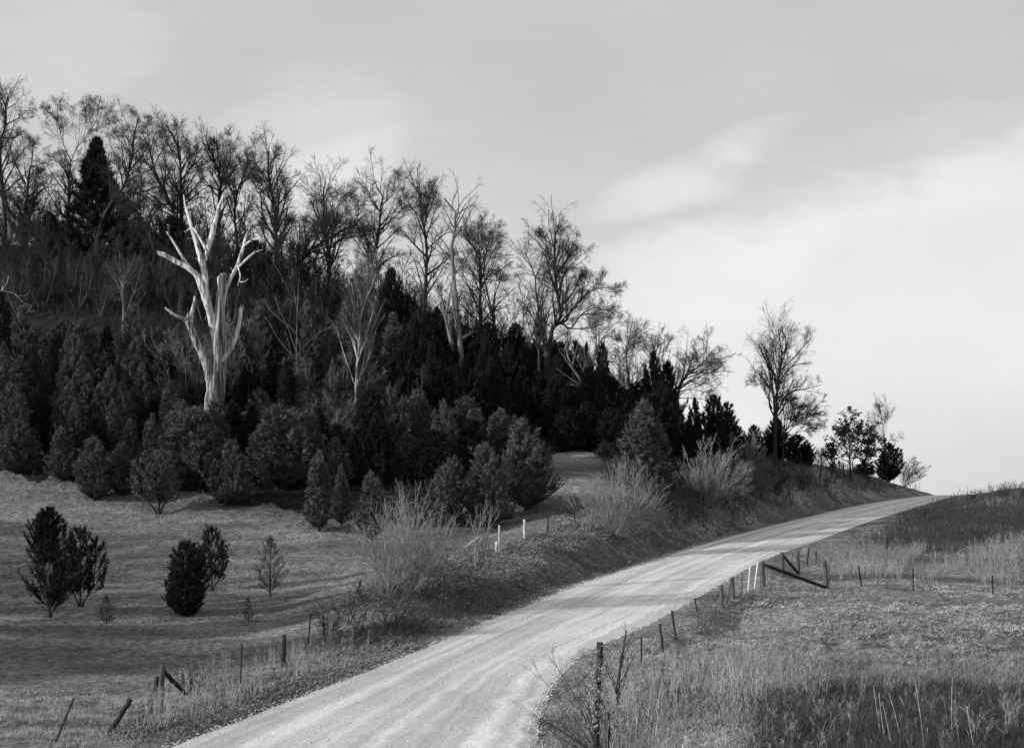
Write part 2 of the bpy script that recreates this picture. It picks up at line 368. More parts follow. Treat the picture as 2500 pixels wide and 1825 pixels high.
s = np.linspace(-.0, 1., nw)
arc = np.concatenate([[0], np.cumsum(np.linalg.norm(np.diff((LD+RD)/2, axis=0), axis=1))])
wl = .18*fbm(arc*.8, arc*0, 4, 71); wr = .28*fbm(arc*.8, arc*0+5, 4, 72)
dirn = nrm(RD-LD)
LE = LD+dirn*(wl-.12)[:, None]; RE = RD+dirn*(wr+.15)[:, None]
RS = LE[:, None]*(1-s)[None, :, None]+RE[:, None]*s[None, :, None]
zr = LD[:, None, 2]*(1-s)[None]+RD[:, None, 2]*s[None]
lane = np.linalg.norm(RE-LE, axis=1)[:, None]*s[None]
rutz = .03*vnoise(s[None]*14+0*arc[:, None], arc[:, None]*.04, 81)+.03*vnoise(s[None]*25+.1*arc[:, None]*.1, arc[:, None]*.06, 83)
berm = .07*np.exp(-((s[None]-.93)/.02)**2)*(.5+vnoise(arc*.3, arc*0, 9)[:, None])
RS[..., 2] = zr+(rutz+berm)*np.minimum(1, np.minimum(s, 1-s)*14)[None]+.01-.16*(np.abs(s-.5)*2)[None]**30
mb = MB(); i = (np.arange(nl-1)*nw)[:, None]; j = np.arange(nw-1)[None]
mb.add(RS, np.stack([i+j, i+j+1, i+j+1+nw, i+j+nw], -1))
mb.uv = np.stack([np.broadcast_to(s[None], (nl, nw)), np.broadcast_to(arc[:, None], (nl, nw))], -1).reshape(-1, 2)
tag(mb.build('road', road_mat()), kind='structure')

# ------------------------------------------------------------------ things
used_rank = {}
def empty(name, loc, label, cat, group=None, rz=0, sc=(1, 1, 1)):
    o = bpy.data.objects.new(name, None); COL.objects.link(o); o.location = loc; o.rotation_euler = (0, 0, rz); o.scale = sc
    o.empty_display_size = .3
    return tag(o, label, cat, group)
TILT = 0.
def copy_thing(root, loc, rz, sc, label, cat, group):
    c = root.copy(); COL.objects.link(c); c.location = loc; c.rotation_euler = (TILT*math.cos(rz*3), TILT*math.sin(rz*5), rz); c.scale = sc; tag(c, label, cat, group)
    for ch in root.children:
        d = ch.copy(); COL.objects.link(d); d.parent = c
    return c
def R1(x, y): return x/3.004, 150+y/3.004
def R2(x, y): return 600+x/2.753, 300+y/2.753
def R3(x, y): return 1200+x/2.753, 500+y/2.753
def R4(x, y): return 1700+x/2.754, 700+y/2.754
def R6(x, y): return 380+x/3.003, 450+y/3.003

def limb_paths(rg, reg, Y, limbs, r0, base_ground=True, depth=.5):
    """traced limbs -> list of (world points, radii); each limb leaves the nearest point of an earlier limb"""
    outp = []; pts = []
    for li, lb in enumerate(limbs):
        px = np.array([reg(*p) for p in lb], float)
        if not reg is R6: px[-1] = px[-1]*.75+px[-2]*.25
        if li == 0:
            yst, rst = Y, r0
        else:
            d = ((pts_px-px[0])**2).sum(1); k = int(d.argmin()); yst, rst = pts_y[k], pts_r[k]*.78
        d = np.concatenate([[0], np.cumsum(np.linalg.norm(np.diff(px, axis=0), axis=1))])*Y/F
        sl = 0 if li == 0 else rg.uniform(-depth, depth)
        ys = yst+sl*d
        P = Wp(px[:, 0], px[:, 1], ys)
        if li == 0 and base_ground:
            x, y = P[0, 0], P[0, 1]; g = gz(x, y)-.3
            if g < P[0, 2]: P = np.concatenate([[[x, y, g]], P])
            else: P[0, 2] = g
        n = 12; Q = resample(P, n)
        Q[1:-1] += rg.normal(size=(n-2, 3))*min(.005*d[-1]*Y/F, .06)*(1 if li == 0 else 2)
        rad = rst*(1-.80*np.linspace(0, 1, n)**.85); rad = np.maximum(rad, .02)
        outp.append((Q, rad))
        qpx = np.stack([1250+F*Q[:, 0]/Q[:, 1], Y0-(Q[:, 2]-CZ)*F/Q[:, 1]], 1)
        if li == 0: pts_px, pts_y, pts_r = qpx, Q[:, 1], rad
        else: pts_px = np.concatenate([pts_px, qpx]); pts_y = np.concatenate([pts_y, Q[:, 1]]); pts_r = np.concatenate([pts_r, rad])
    return outp
def bare_tree(name, label, reg, Y, limbs, r0=.3, seed=0, bark='bark', twig='twig', dens_=1., cat='bare tree', group='bare trees on the hillside', tw=.013, L2=.42, up=.12, lv=4, k0=8, sp=1.):
    rg = np.random.default_rng(seed+100)
    lp = limb_paths(rg, reg, Y, limbs, r0)
    base = lp[0][0][0].copy()
    P = np.stack([a for a, b in lp])-base; R = np.stack([b for a, b in lp])
    root = empty(name, tuple(base), label, cat, group)
    tr = MB(); tubes(tr, P, R, k0, (rg, .12, 1.5))
    tw_ = MB()
    cnt = np.maximum(3, (np.linalg.norm(np.diff(P, axis=1), axis=2).sum(1)/Y*170*1.9*dens_)).astype(int)
    cnt = np.minimum(cnt, 26); t0 = np.where(np.arange(len(P)) == 0, .30, .15)
    A_ = [grow(rg, P[i:i+1], R[i:i+1], int(cnt[i]), t0[i], .97, .72*sp, L2*1.2, 9, .10*sp, up*.9, .55, .020, 1.0, 5.4) for i in range(len(P))]
    P2 = np.concatenate([a for a, b in A_]); R2_ = np.concatenate([b for a, b in A_]); tubes(tr, P2, R2_, 4)
    P3, R3_ = grow(rg, P2, R2_, max(2, int(6*dens_)), .08, .95, .80*sp, .50, 6, .12*sp, up*.4, .6, tw*.95, .6, 2.8); tubes(tw_, P3, R3_, 3)
    P4, R4_ = grow(rg, P3, R3_, max(2, int(5*dens_)), .08, .95, .80*sp, .55, 4, .14*sp, up*.3, .7, tw*.65, .4, 1.5); tubes(tw_, P4, R4_, 3)
    if lv > 3:
        P5, R5_ = grow(rg, P4, R4_, 3, .1, .95, .75, .6, 2, .1, up*.3, .8, tw*.48, .3, .9); tubes(tw_, P5, R5_, 3)
    tr.build('trunk', MT[bark], root); tw_.build('crown', MT[twig], root)
    return root

# --- the bleached snag
def snag():
    rg = np.random.default_rng(8); Y = 118
    spec = [
     [(405,1960,190),(415,1750,165),(428,1600,150),(435,1400,132),(450,1200,118),(462,1050,100),(474,930,80),(480,820,70),(488,740,70),(482,690,72),(500,660,50)],
     [(440,1260,40),(430,1100,58),(405,960,64),(380,870,66),(345,750,72),(300,665,50),(220,600,44),(130,555,42),(75,522,42),(38,505,36)],
     [(300,670,34),(220,570,28),(160,470,22),(110,390,18),(78,345,12)],
     [(375,800,50),(370,740,52),(355,620,58),(310,470,44),(270,330,34),(240,230,26),(215,140,17),(205,75,5)],
     [(372,560,14),(378,500,36),(400,420,50),(425,330,46),(445,240,40),(470,150,32),(500,90,22),(530,55,7)],
     [(370,480,22),(320,390,18),(272,322,15),(210,348,7)],
     [(490,900,44),(510,790,32),(540,710,32),(575,645,34),(612,560,33),(640,470,30),(668,365,24)],
     [(610,605,20),(670,545,22),(730,497,18),(790,476,5)],
     [(645,455,24),(700,412,18),(780,392,9)],
     [(602,595,14),(620,680,11),(600,742,4)],
     [(617,715,8),(650,712,6),(678,695,3)],
     [(480,1300,40),(520,1250,38),(560,1185,38),(592,1110,36),(612,1020,34),(626,910,30)],
     [(505,1270,30),(540,1235,28),(572,1195,20)],
     [(420,1560,50),(400,1420,80),(360,1280,86),(310,1180,72),(262,1070,62),(232,1000,52)],
     [(245,1010,34),(200,985,30),(140,955,24),(68,903,17)],
     [(250,1030,46),(262,950,40),(278,890,28),(286,818,9)],
     [(236,1010,26),(236,975,16),(234,938,4)],
     [(440,1760,60),(470,1560,80),(485,1350,62),(495,1150,46),(500,980,36),(505,880,22),(540,850,8)]]
    root0 = None; dep = [0, -.5, -.2, .5, 1.2, .3, .6, .4, -.2, -.5, -.5, .3, .1, -.5, -.5, -.3, -.4, .2]
    MBS = []; px0 = R6(405, 1960); b = Wp(px0[0], px0[1], Y); b[2] = gz(b[0], b[1])-.2
    for k, lb in enumerate(spec):
        if k not in (13, 17): MBS.append(MB())
        mbs = MBS[0] if k in (13, 17) else MBS[-1]
        a = np.array(lb, float); px = np.array([R6(x, y) for x, y, w_ in lb])
        d = np.linspace(0, 1, len(lb))
        P = Wp(px[:, 0], px[:, 1], Y+d*dep[k]*2.2)
        if k == 0: P[0, 2] = min(P[0, 2], b[2])
        r = a[:, 2]*(.87 if k in (0, 13, 17) else .82)/2/3.003*Y/F
        n = 40 if k in (0, 1, 3, 13, 17) else 18
        Q = resample(np.c_[P-b, r], n)
        capped(mbs, Q[:, :3], np.maximum(Q[:, 3], .012), 18 if n == 40 else 12, (rg, .26 if k in (0, 13, 17) else .24, 2.6))
        if k in (1, 3, 4, 6, 7, 8, 11, 14, 2):
            a_, b_ = grow(rg, Q[None, :, :3], Q[None, :, 3], 5, .25, .98, .9, .1, 5, .28, .1, .22, .014, .35, 1.5); tubes(mbs, a_, b_, 5)
        if k not in (0, 13, 17) and Q[-1, 3] > .1:     # splintered end
            e = Q[-1, :3]; ax = nrm(Q[-1, :3]-Q[-3, :3]); o_ = rg.normal(size=(9, 3))*Q[-1, 3]*.5; l_ = rg.uniform(.08, .35, 9)[:, None]
            tubes(mbs, np.stack([e+o_-ax*.15, e+o_*.9+ax*l_], 1), np.tile([[.06, .008]], (9, 1)), 5)
    # torn splinters on the broken tops
    for (x, y, n, w_) in ((500, 662, 9, 40), (283, 850, 5, 16), (45, 510, 4, 20), (236, 960, 3, 10)):
        for q in range(n):
            cx = x+rg.uniform(-w_, w_)*.6; p = R6(cx, y+rg.uniform(5, 25)); p2 = R6(cx+rg.uniform(-6, 6), y-rg.uniform(0, 22))
            P = np.stack([Wp(*p, Y), Wp(*p2, Y)])-b
            tubes(MBS[0], P+[0, rg.uniform(-.3, .3), 0], np.array([.12, .01]), 5)
    root = empty('dead_tree', tuple(b), 'tall bleached dead tree with broken limbs rising out of the cedars', 'dead tree')
    MBS[0].build('trunk', MT['snagbark'], root)
    for m_ in MBS[1:]: m_.build('limb', MT['deadwood'], root)
    
snag()

G1 = 'bare trees on the hillside'
TREES = [
 ('tall bare tree cut by the left frame edge, its crown above the rest', R1, 166, [[(30,1330),(35,1100),(15,900),(0,700),(10,560),(45,460),(40,350),(60,230)],[(45,460),(110,430),(190,370),(225,330)],[(0,640),(-40,450),(-60,300)],[(10,560),(100,560),(180,520)],[(20,930),(-30,800),(-60,600)]], .36),
 ('bare tree with a snapped black top, second from the left edge', R1, 163, [[(175,1330),(190,1100),(200,950),(225,760)],[(190,900),(110,740),(70,620),(45,560)],[(225,770),(265,765),(300,800)],[(205,1000),(270,930),(330,850)],[(200,870),(240,680),(230,540)],[(110,740),(180,640),(260,560)],[(180,1200),(60,1080),(20,870)]], .48),
 ('high forked bare tree just left of the dark spruce', R1, 168, [[(495,1380),(505,1000),(512,800),(520,730)],[(520,730),(470,620),(430,450),(410,270)],[(520,730),(560,640),(650,530),(710,420),(735,240)],[(560,640),(630,480),(620,280)],[(505,830),(440,760),(370,690)],[(650,530),(740,480),(840,330)],[(440,500),(380,390),(310,340)],[(520,740),(600,700),(640,600)]], .40),
 ('leaning bare tree rising across the right side of the dark spruce', R1, 160, [[(715,1300),(800,1060),(900,930),(950,800),(975,640),(985,520),(1030,390)],[(950,800),(1050,680),(1110,560)],[(975,640),(900,540),(830,560)],[(985,520),(1090,420)],[(900,930),(880,800),(820,700)],[(1000,470),(1000,400),(960,380)]], .30),
 ('bare tree leaning left with a long stick-like stub', R1, 164, [[(1300,1180),(1200,940),(1130,790),(1090,620),(1040,520)],[(1190,930),(1130,925),(1080,940)],[(1250,1050),(1180,1048),(1110,1052)],[(1200,940),(1215,750),(1200,650),(1180,480)],[(1130,790),(1060,740),(1030,600)]], .30),
 ('upright bare tree above the left arm of the snag', R1, 170, [[(1330,1180),(1325,900),(1320,720),(1270,540),(1200,440)],[(1325,800),(1390,680),(1370,520)],[(1320,720),(1300,560),(1290,430)],[(1325,880),(1440,700),(1450,590)],[(1325,960),(1250,880),(1215,760)]], .33),
 ('crooked low bare tree in the gap right of the spruce', R1, 158, [[(1130,1380),(1050,1180),(970,1040),(900,960)],[(1060,1200),(1000,1060),(1060,990)],[(1100,1300),(1110,1100),(1160,1000)],[(970,1040),(990,900),(960,800)],[(1020,1130),(930,1100),(870,1080)]], .24),
 ('bushy-topped bare tree behind the snag\'s upright limb', R1, 172, [[(1600,1340),(1610,1000),(1620,900),(1560,700),(1500,540)],[(1620,900),(1700,820),(1780,660)],[(1615,950),(1480,880),(1430,720)],[(1640,870),(1690,640),(1640,480)],[(1600,850),(1620,700),(1580,560)],[(1500,1000),(1450,1000),(1390,1040)]], .34),
 ('slender bare tree just right of the snag\'s right arm', R1, 165, [[(1740,1340),(1720,1100),(1760,900),(1820,760),(1800,640)],[(1740,1000),(1680,900),(1700,740)],[(1760,900),(1840,830),(1900,700)]], .24),
 ('broad bare tree holding a small dark nest', R2, 160, [[(215,960),(200,780),(205,600),(160,420),(150,280),(160,160)],[(200,780),(120,640),(100,470),(90,360)],[(205,700),(260,540),(275,400)],[(210,620),(240,440),(300,330)],[(160,300),(200,220),(310,200)],[(200,790),(130,700),(40,680)],[(215,800),(300,650),(370,600)],[(100,500),(50,400),(20,240)]], .38),
 ('bare tree with a rounded crown right of the nest tree', R2, 157, [[(550,1080),(560,880),(535,780),(530,600),(520,480),(540,370)],[(560,880),(600,680),(650,500),(700,440)],[(535,780),(470,620),(430,500)],[(560,850),(680,740),(760,600),(740,450)],[(540,700),(580,560),(590,430)]], .32),
 ('sideways sweeping bare tree with long limbs reaching right', R2, 154, [[(340,980),(440,850),(560,780),(650,720),(720,700),(800,600)],[(440,850),(520,700),(600,600)],[(560,780),(640,640),(700,560)],[(400,890),(400,760),(380,640)],[(640,725),(740,740),(820,690)]], .32),
 ('bare tree with a wide V fork above the pale sapling', R2, 155, [[(850,1200),(850,980),(880,830),(900,700),(905,560),(920,480),(860,400)],[(900,720),(1000,630),(1090,540)],[(855,950),(830,820),(790,720)],[(905,560),(985,480),(1010,320)],[(870,1000),(940,930),(1060,860)],[(905,600),(840,520),(830,450)]], .30),
 ('straight tall bare tree left of the pale dead trunk', R2, 152, [[(1190,1480),(1200,1200),(1215,950),(1210,760),(1180,640),(1170,520),(1150,380)],[(1210,780),(1110,560),(1040,480)],[(1200,700),(1240,560),(1280,470)],[(1215,900),(1100,780),(1000,650)],[(1220,1020),(1300,960),(1400,880)],[(1180,640),(1230,520),(1230,400)]], .32),
 ('twin-trunked bare tree with a tight round crown', R2, 146, [[(1580,1440),(1575,1150),(1580,980),(1560,880),(1510,800),(1450,740)],[(1690,1470),(1650,1250),(1610,1080),(1600,950),(1620,870),(1650,800)],[(1572,1060),(1500,980),(1450,850)],[(1610,1050),(1700,1060),(1790,1040)],[(1600,890),(1580,760),(1600,640)],[(1605,900),(1660,780),(1690,680)],[(1560,880),(1540,740),(1540,660)],[(1620,1040),(1690,1000),(1750,960)]], .30),
 ('large bare tree with a bent black fork and limbs sweeping right', R3, 142, [[(385,960),(420,820),(455,790),(450,660),(430,500),(425,300),(430,130)],[(455,795),(490,785),(540,700),(620,620),(690,520)],[(540,705),(640,600),(740,560),(880,575)],[(480,800),(520,830),(600,740),(700,690),(860,740)],[(430,460),(510,370),(560,200)],[(450,660),(500,450),(640,290)],[(430,300),(360,230),(310,200)],[(455,700),(560,560),(600,440)],[(500,830),(600,830),(760,790),(800,740)],[(430,400),(460,250),(470,150)]], .36),
 ('slim many-stemmed bare tree at the left foot of the large forked one', R3, 144, [[(320,900),(315,700),(295,550),(290,450),(235,350),(215,290)],[(320,700),(360,520),(390,400)],[(315,820),(240,700),(200,640)],[(295,480),(240,462),(190,455)],[(330,780),(345,560),(330,420)]], .20),
 ('small knobbly bare tree right of the large forked one', R3, 138, [[(925,1170),(905,1000),(915,930),(930,870)],[(905,960),(870,900)],[(915,930),(980,900)],[(905,1010),(960,980)]], .16),
 ('thin feathery bare tree behind the black paired cedars', R3, 146, [[(1110,1100),(1100,980),(1070,890)],[(1130,1060),(1170,960),(1210,900)],[(1100,1000),(1130,930)],[(1080,1050),(1010,960)]], .12),
 ('low wide bare tree arching right over the black cedars', R3, 140, [[(1190,1300),(1260,1220),(1330,1130),(1400,1080),(1470,1010),(1490,970)],[(1330,1130),(1430,1110),(1560,1110)],[(1260,1220),(1290,1120),(1280,1020)],[(1330,1180),(1400,1210),(1470,1290)],[(1400,1080),(1520,1040)],[(1300,1160),(1340,1060),(1350,1000)]], .20),
 ('lone tall bare tree standing clear against the bright sky', R4, 140, [[(530,960),(545,700),(565,560),(575,460),(560,350),(550,260)],[(528,900),(515,700),(490,560),(440,430),(400,320)],[(575,460),(620,370),(650,230)],[(570,560),(660,470),(740,380),(800,300)],[(560,640),(640,540),(760,500)],[(570,770),(620,715),(760,680),(870,650)],[(515,700),(440,630),(340,560)],[(510,820),(470,720),(390,560)],[(540,850),(600,740),(650,640)],[(490,560),(500,420),(480,330)],[(570,520),(600,430),(600,300)],[(512,780),(440,670),(350,640)]], .27),
 ('low bare tree streaming to the right beside the lone tree\'s foot', R4, 139, [[(590,1010),(640,900),(700,860),(830,850)],[(600,1000),(680,920),(860,920)],[(620,1000),(720,970),(820,1000)],[(590,980),(600,850),(660,750)],[(600,970),(640,820),(740,800)],[(600,960),(700,900),(850,890)]], .13),
 ('thin bare sapling poking up behind the last dark cedar', R4, 150, [[(1275,1080),(1260,1000),(1255,920),(1235,820)],[(1257,940),(1300,860)],[(1255,970),(1200,880)],[(1270,1040),(1360,1010)]], .07),
]
for i, (lab, reg, Y, lb, r0) in enumerate(TREES):
    lone = i in (20, 21, 22)
    if lone: Y = onray({20: 1893, 21: 1918, 22: 2163}[i], 1142)
    bare_tree('bare_tree', lab, reg, Y, lb, r0, seed=i if i != 20 else 33, sp=(.85 if i == 20 else .7) if i in (18, 20, 21, 22) else .95, dens_=.85 if i == 20 else (.8 if i in (18, 22, 16) else 1.), tw=.010 if i == 20 else .012, up=.22 if i == 20 else .12,
              group='bare trees by the crest' if lone else G1, bark='bark', twig='twig', L2=.42 if i != 22 else .6)
# pale / grey barked ones
bare_tree('dead_tree', 'grey barkless dead tree with twisted antler-like top', R2, 145, [[(1450,1600),(1420,1300),(1395,1000),(1385,780),(1420,620),(1370,550),(1320,490)],[(1420,615),(1470,580),(1550,520),(1560,480)],[(1390,740),(1340,660),(1305,610)],[(1400,1540),(1340,1300),(1300,1140),(1250,1080)],[(1345,1300),(1380,1100),(1400,1000)],[(1455,1450),(1520,1410),(1600,1390)]], .42, seed=61, bark='bark2', twig='twig', dens_=.28, lv=3, cat='dead tree', group=None)
bare_tree('bare_tree', 'slanting grey tree with two long bare poles', R3, 138, [[(640,1280),(600,1180),(540,1080),(500,960),(510,860),(480,820)],[(580,1150),(500,1040),(435,950)]], .22, seed=62, bark='bark2', twig='twig', dens_=.3, lv=3)
bare_tree('bare_tree', 'grey-trunked tree with one limb hooking out to the right', R3, 137, [[(665,1240),(680,1090),(705,960),(700,800),(720,700)],[(690,1080),(740,1050),(830,1055),(920,1010)],[(705,960),(780,850),(860,770)],[(700,900),(660,800),(650,720)]], .19, seed=63, bark='bark2', twig='midtwig', dens_=.7)
bare_tree('birch_tree', 'small pale birch with a white trunk in the grey brush', R2, 124, [[(745,1650),(765,1450),(775,1250),(800,1120),(800,980)],[(765,1480),(700,1350),(690,1260)],[(770,1480),(850,1340),(890,1260)],[(785,1260),(840,1120),(860,1050)],[(780,1250),(760,1120),(750,1030)]], .14, seed=64, bark='birch', twig='twig2', dens_=1., sp=.6, up=.25, L2=.36, cat='birch', group=None)
bare_tree('bare_tree', 'thin grey pole-like tree left of the pale birch', R2, 128, [[(340,1540),(345,1300),(350,1150),(362,1000)],[(345,1250),(320,1150)]], .09, seed=65, bark='bark2', twig='midtwig', dens_=.3, lv=3)
bare_tree('bare_tree', 'pale dead limb-shaped stub at the left frame edge', R6, 135, [[(-1130,900),(-1132,800),(-1120,740)],[(-1125,780),(-1040,800),(-960,870),(-900,900)]], .22, seed=66, bark='deadwood', twig='twig2', dens_=.3, lv=3)
bare_tree('bare_tree', 'grey tree with a pale scarred trunk among dark brush left of the snag', R1, 140, [[(905,1680),(900,1600),(930,1530),(960,1440)],[(900,1640),(850,1560),(800,1500)],[(905,1660),(880,1760),(860,1700)]], .22, seed=67, bark='bark2', twig='midtwig', dens_=.9)

# --- grey brushy trees (prototypes, then copies)
def brushy(seed, H, Wd, stems, twig, bark, lean=(0, 0), fan=.6, dn=1., tw=.012, cnt=(7, 6, 3), crv=.25, name='bare_tree'):
    rg = np.random.default_rng(seed)
    az = np.arange(stems)*2.4+rg.random(stems); fa = np.sqrt((np.arange(stems)+.5)/stems)*fan
    n = 9; P = np.zeros((stems, n, 3)); d = np.stack([np.sin(fa)*np.cos(az)+lean[0], np.sin(fa)*np.sin(az)+lean[1], np.cos(fa)], 1); d = nrm(d)
    P[:, 0] = rg.normal(size=(stems, 3))*[.15, .15, 0]; P[:, 0, 2] = -.25
    L = H*(.75+.3*rg.random(stems))*(1-.25*fa/fan if fan else 1)
    for j in range(1, n):
        P[:, j] = P[:, j-1]+d*(L/(n-1))[:, None]
        d = nrm(d+rg.normal(size=(stems, 3))*.07+np.array([lean[0]*.12, lean[1]*.12, crv*.2]))
    R = (.011*H/math.sqrt(stems/3.))*(1-.8*np.linspace(0, 1, n))[None]*np.ones((stems, 1)); R = np.maximum(R, tw)
    tr = MB(); tubes(tr, P, R, 5); cr = MB()
    P2, R2_ = grow(rg, P, R, int(cnt[0]*dn), .15, .97, .45, .42, 6, .06, .12, .6, tw, .3, 3); tubes(cr, P2, R2_, 3)
    P3, R3_ = grow(rg, P2, R2_, int(cnt[1]*dn), .08, .9, .6, .5, 4, .08, .06, .7, tw*.7, .2, 1.4); tubes(cr, P3, R3_, 3)
    if cnt[2]:
        P4, R4_ = grow(rg, P3, R3_, cnt[2], .1, 1., .6, .5, 2, .1, .1, .8, tw*.65, .12, .7); tubes(cr, P4, R4_, 3)
    return tr, cr, (bark, twig, name)
def make_proto(tc_, loc, sc, label, cat, group, rz=0):
    tr, cr, (bark, twig, name) = tc_
    root = empty(name, loc, label, cat, group, rz, sc)
    tr.build('stem', MT[bark], root); cr.build('crown', MT[twig], root)
    return root
rs = random.Random(4); TILT = .05
def ordn(k): return ['first', 'second', 'third', 'fourth', 'fifth', 'sixth', 'seventh', 'eighth', 'ninth', 'tenth', 'eleventh', 'twelfth', 'thirteenth', 'fourteenth', 'fifteenth', 'sixteenth', 'seventeenth', 'eighteenth', 'nineteenth', 'twentieth',
    'twenty-first', 'twenty-second', 'twenty-third', 'twenty-fourth', 'twenty-fifth', 'twenty-sixth', 'twenty-seventh', 'twenty-eighth', 'twenty-ninth', 'thirtieth', 'thirty-first', 'thirty-second', 'thirty-third', 'thirty-fourth', 'thirty-fifth'][k]
def at(px, Y): x = (px-1250)/F*Y; return x, Y, gz(x, Y)

bp = {}
def brush_row(kind, specs, rowname, cat, group):
    """specs: (px, Y, height m); labels count along the row from the left"""
    specs = sorted(specs)
    for k, (px, Y, H) in enumerate(specs):
        key = (kind, rs.randrange(3)); x, y, z = at(px, Y)
        lab = rowname % ordn(k)
        rz = rs.uniform(0, 6.28); q = H/6.
        sc = (q*rs.uniform(.9, 1.2), q*rs.uniform(.9, 1.2), q)
        if key not in bp:
            tw = {'grey': ('twig2', 'bark2'), 'dark': ('twig', 'bark'), 'mid': ('midtwig', 'bark2')}[kind]
            bp[key] = make_proto(brushy(200+10*key[1]+(kind == 'dark'), 6., 3, 4+key[1]+3*(kind == 'grey'), tw[0], tw[1], fan=.9 if kind == 'grey' else .6, cnt=(8, 7, 4)), (x, y, z), sc, lab, cat, group, rz)
        else: copy_thing(bp[key], (x, y, z), rz, sc, lab, cat, group)
brush_row('dark', [(px+rs.uniform(-22, 22), 174+rs.uniform(-3, 8), rs.uniform(9, 14)) for px in range(-60, 1000, 58)], '%s from the left of the thin bare trees on the skyline ridge', 'bare tree', 'thin bare trees along the ridge')
brush_row('dark', [(px+rs.uniform(-20, 20), 163-(px-1000)*.02+rs.uniform(-3, 3), rs.uniform(5, 8.5)-(px-1000)*.002) for px in range(1010, 1620, 55)], '%s from the left of the low bare trees on the falling ridge', 'bare tree', 'low bare trees along the falling ridge')
brush_row('dark', [(px+rs.uniform(-25, 25), 158+rs.uniform(-4, 4), rs.uniform(5, 8)) for px in range(-50, 1050, 40)], '%s from the left of the dark bare trees just below the ridge', 'bare tree', 'dark bare trees below the ridge')
brush_row('mid', [(px+rs.uniform(-25, 25), 146+rs.uniform(-4, 4), rs.uniform(4.5, 7)) for px in range(-40, 900, 75)], '%s from the left of the grey bare shrubs on the upper slope', 'bare tree', 'grey bare shrubs on the upper slope')
brush_row('dark', [(px+rs.uniform(-22, 22), 158-(px-600)*.006+rs.uniform(-4, 3), rs.uniform(7, 10.5)) for px in range(590, 1400, 36)], '%s from the left of the dark brushy trees filling the middle of the ridge', 'bare tree', 'dark brushy trees along the middle ridge')
brush_row('dark', [(px+rs.uniform(-14, 14), 168+rs.uniform(-3, 3), rs.uniform(3.5, 7)) for px in range(-40, 660, 30)], '%s from the left of the low brush clumps on the ridge edge', 'bare tree', 'low dark brush along the ridge edge')
for Yb, wd_ in ((149, 'lower'), (154, 'middle'), (163, 'upper')):
    brush_row('dark', [(px+rs.uniform(-20, 20), Yb+rs.uniform(-2, 2), rs.uniform(3.5, 7.5)) for px in range(-50, 880, 46)], '%s from the left of the %s dark bushes on the shaded slope' % ('%s', wd_), 'bare bush', 'dark bushes on the shaded slope')
brush_row('mid', [(px+rs.uniform(-30, 30), 152+rs.uniform(-4, 4), rs.uniform(3.5, 6)) for px in range(-30, 640, 62)], '%s from the left of the grey shrubs just under the ridge line', 'bare tree', 'grey shrubs under the ridge line')
brush_row('grey', [(700,124,5),(745,121,6.5),(790,123,6),(835,120,5.5),(885,123,6.5),(925,120,5),(965,122,5.5),(1010,124,4.5),(850,127,8.5),(770,127,8),(450,126,8.5),(495,129,11),(560,128,10),(620,129,8),(600,133,8)], '%s from the left of the light grey tangled bushes round the birch and the snag', 'bare bush', 'light grey tangled bushes round the birch and the snag')
brush_row('dark', [(1560,113,3),(1600,118,3.4),(1650,121,3),(1700,126,3.2),(1760,131,3),(1900,146,3),(1960,152,3),(2020,160,2.6),(2120,176,2.4),(2150,181,2.2)], '%s from the left of the low dark bushes on the cut bank', 'bare bush', 'low dark bushes on the cut bank')
brush_row('mid', [(430, 132, 8), (500, 133, 9.5), (570, 131, 9), (640, 134, 8), (730, 128, 6.5), (800, 126, 7), (850, 127, 8), (930, 126, 6.5), (990, 130, 7), (1060, 133, 6)], '%s from the left of the grey bare trees behind the snag and birch', 'bare tree', 'grey bare trees behind the snag')

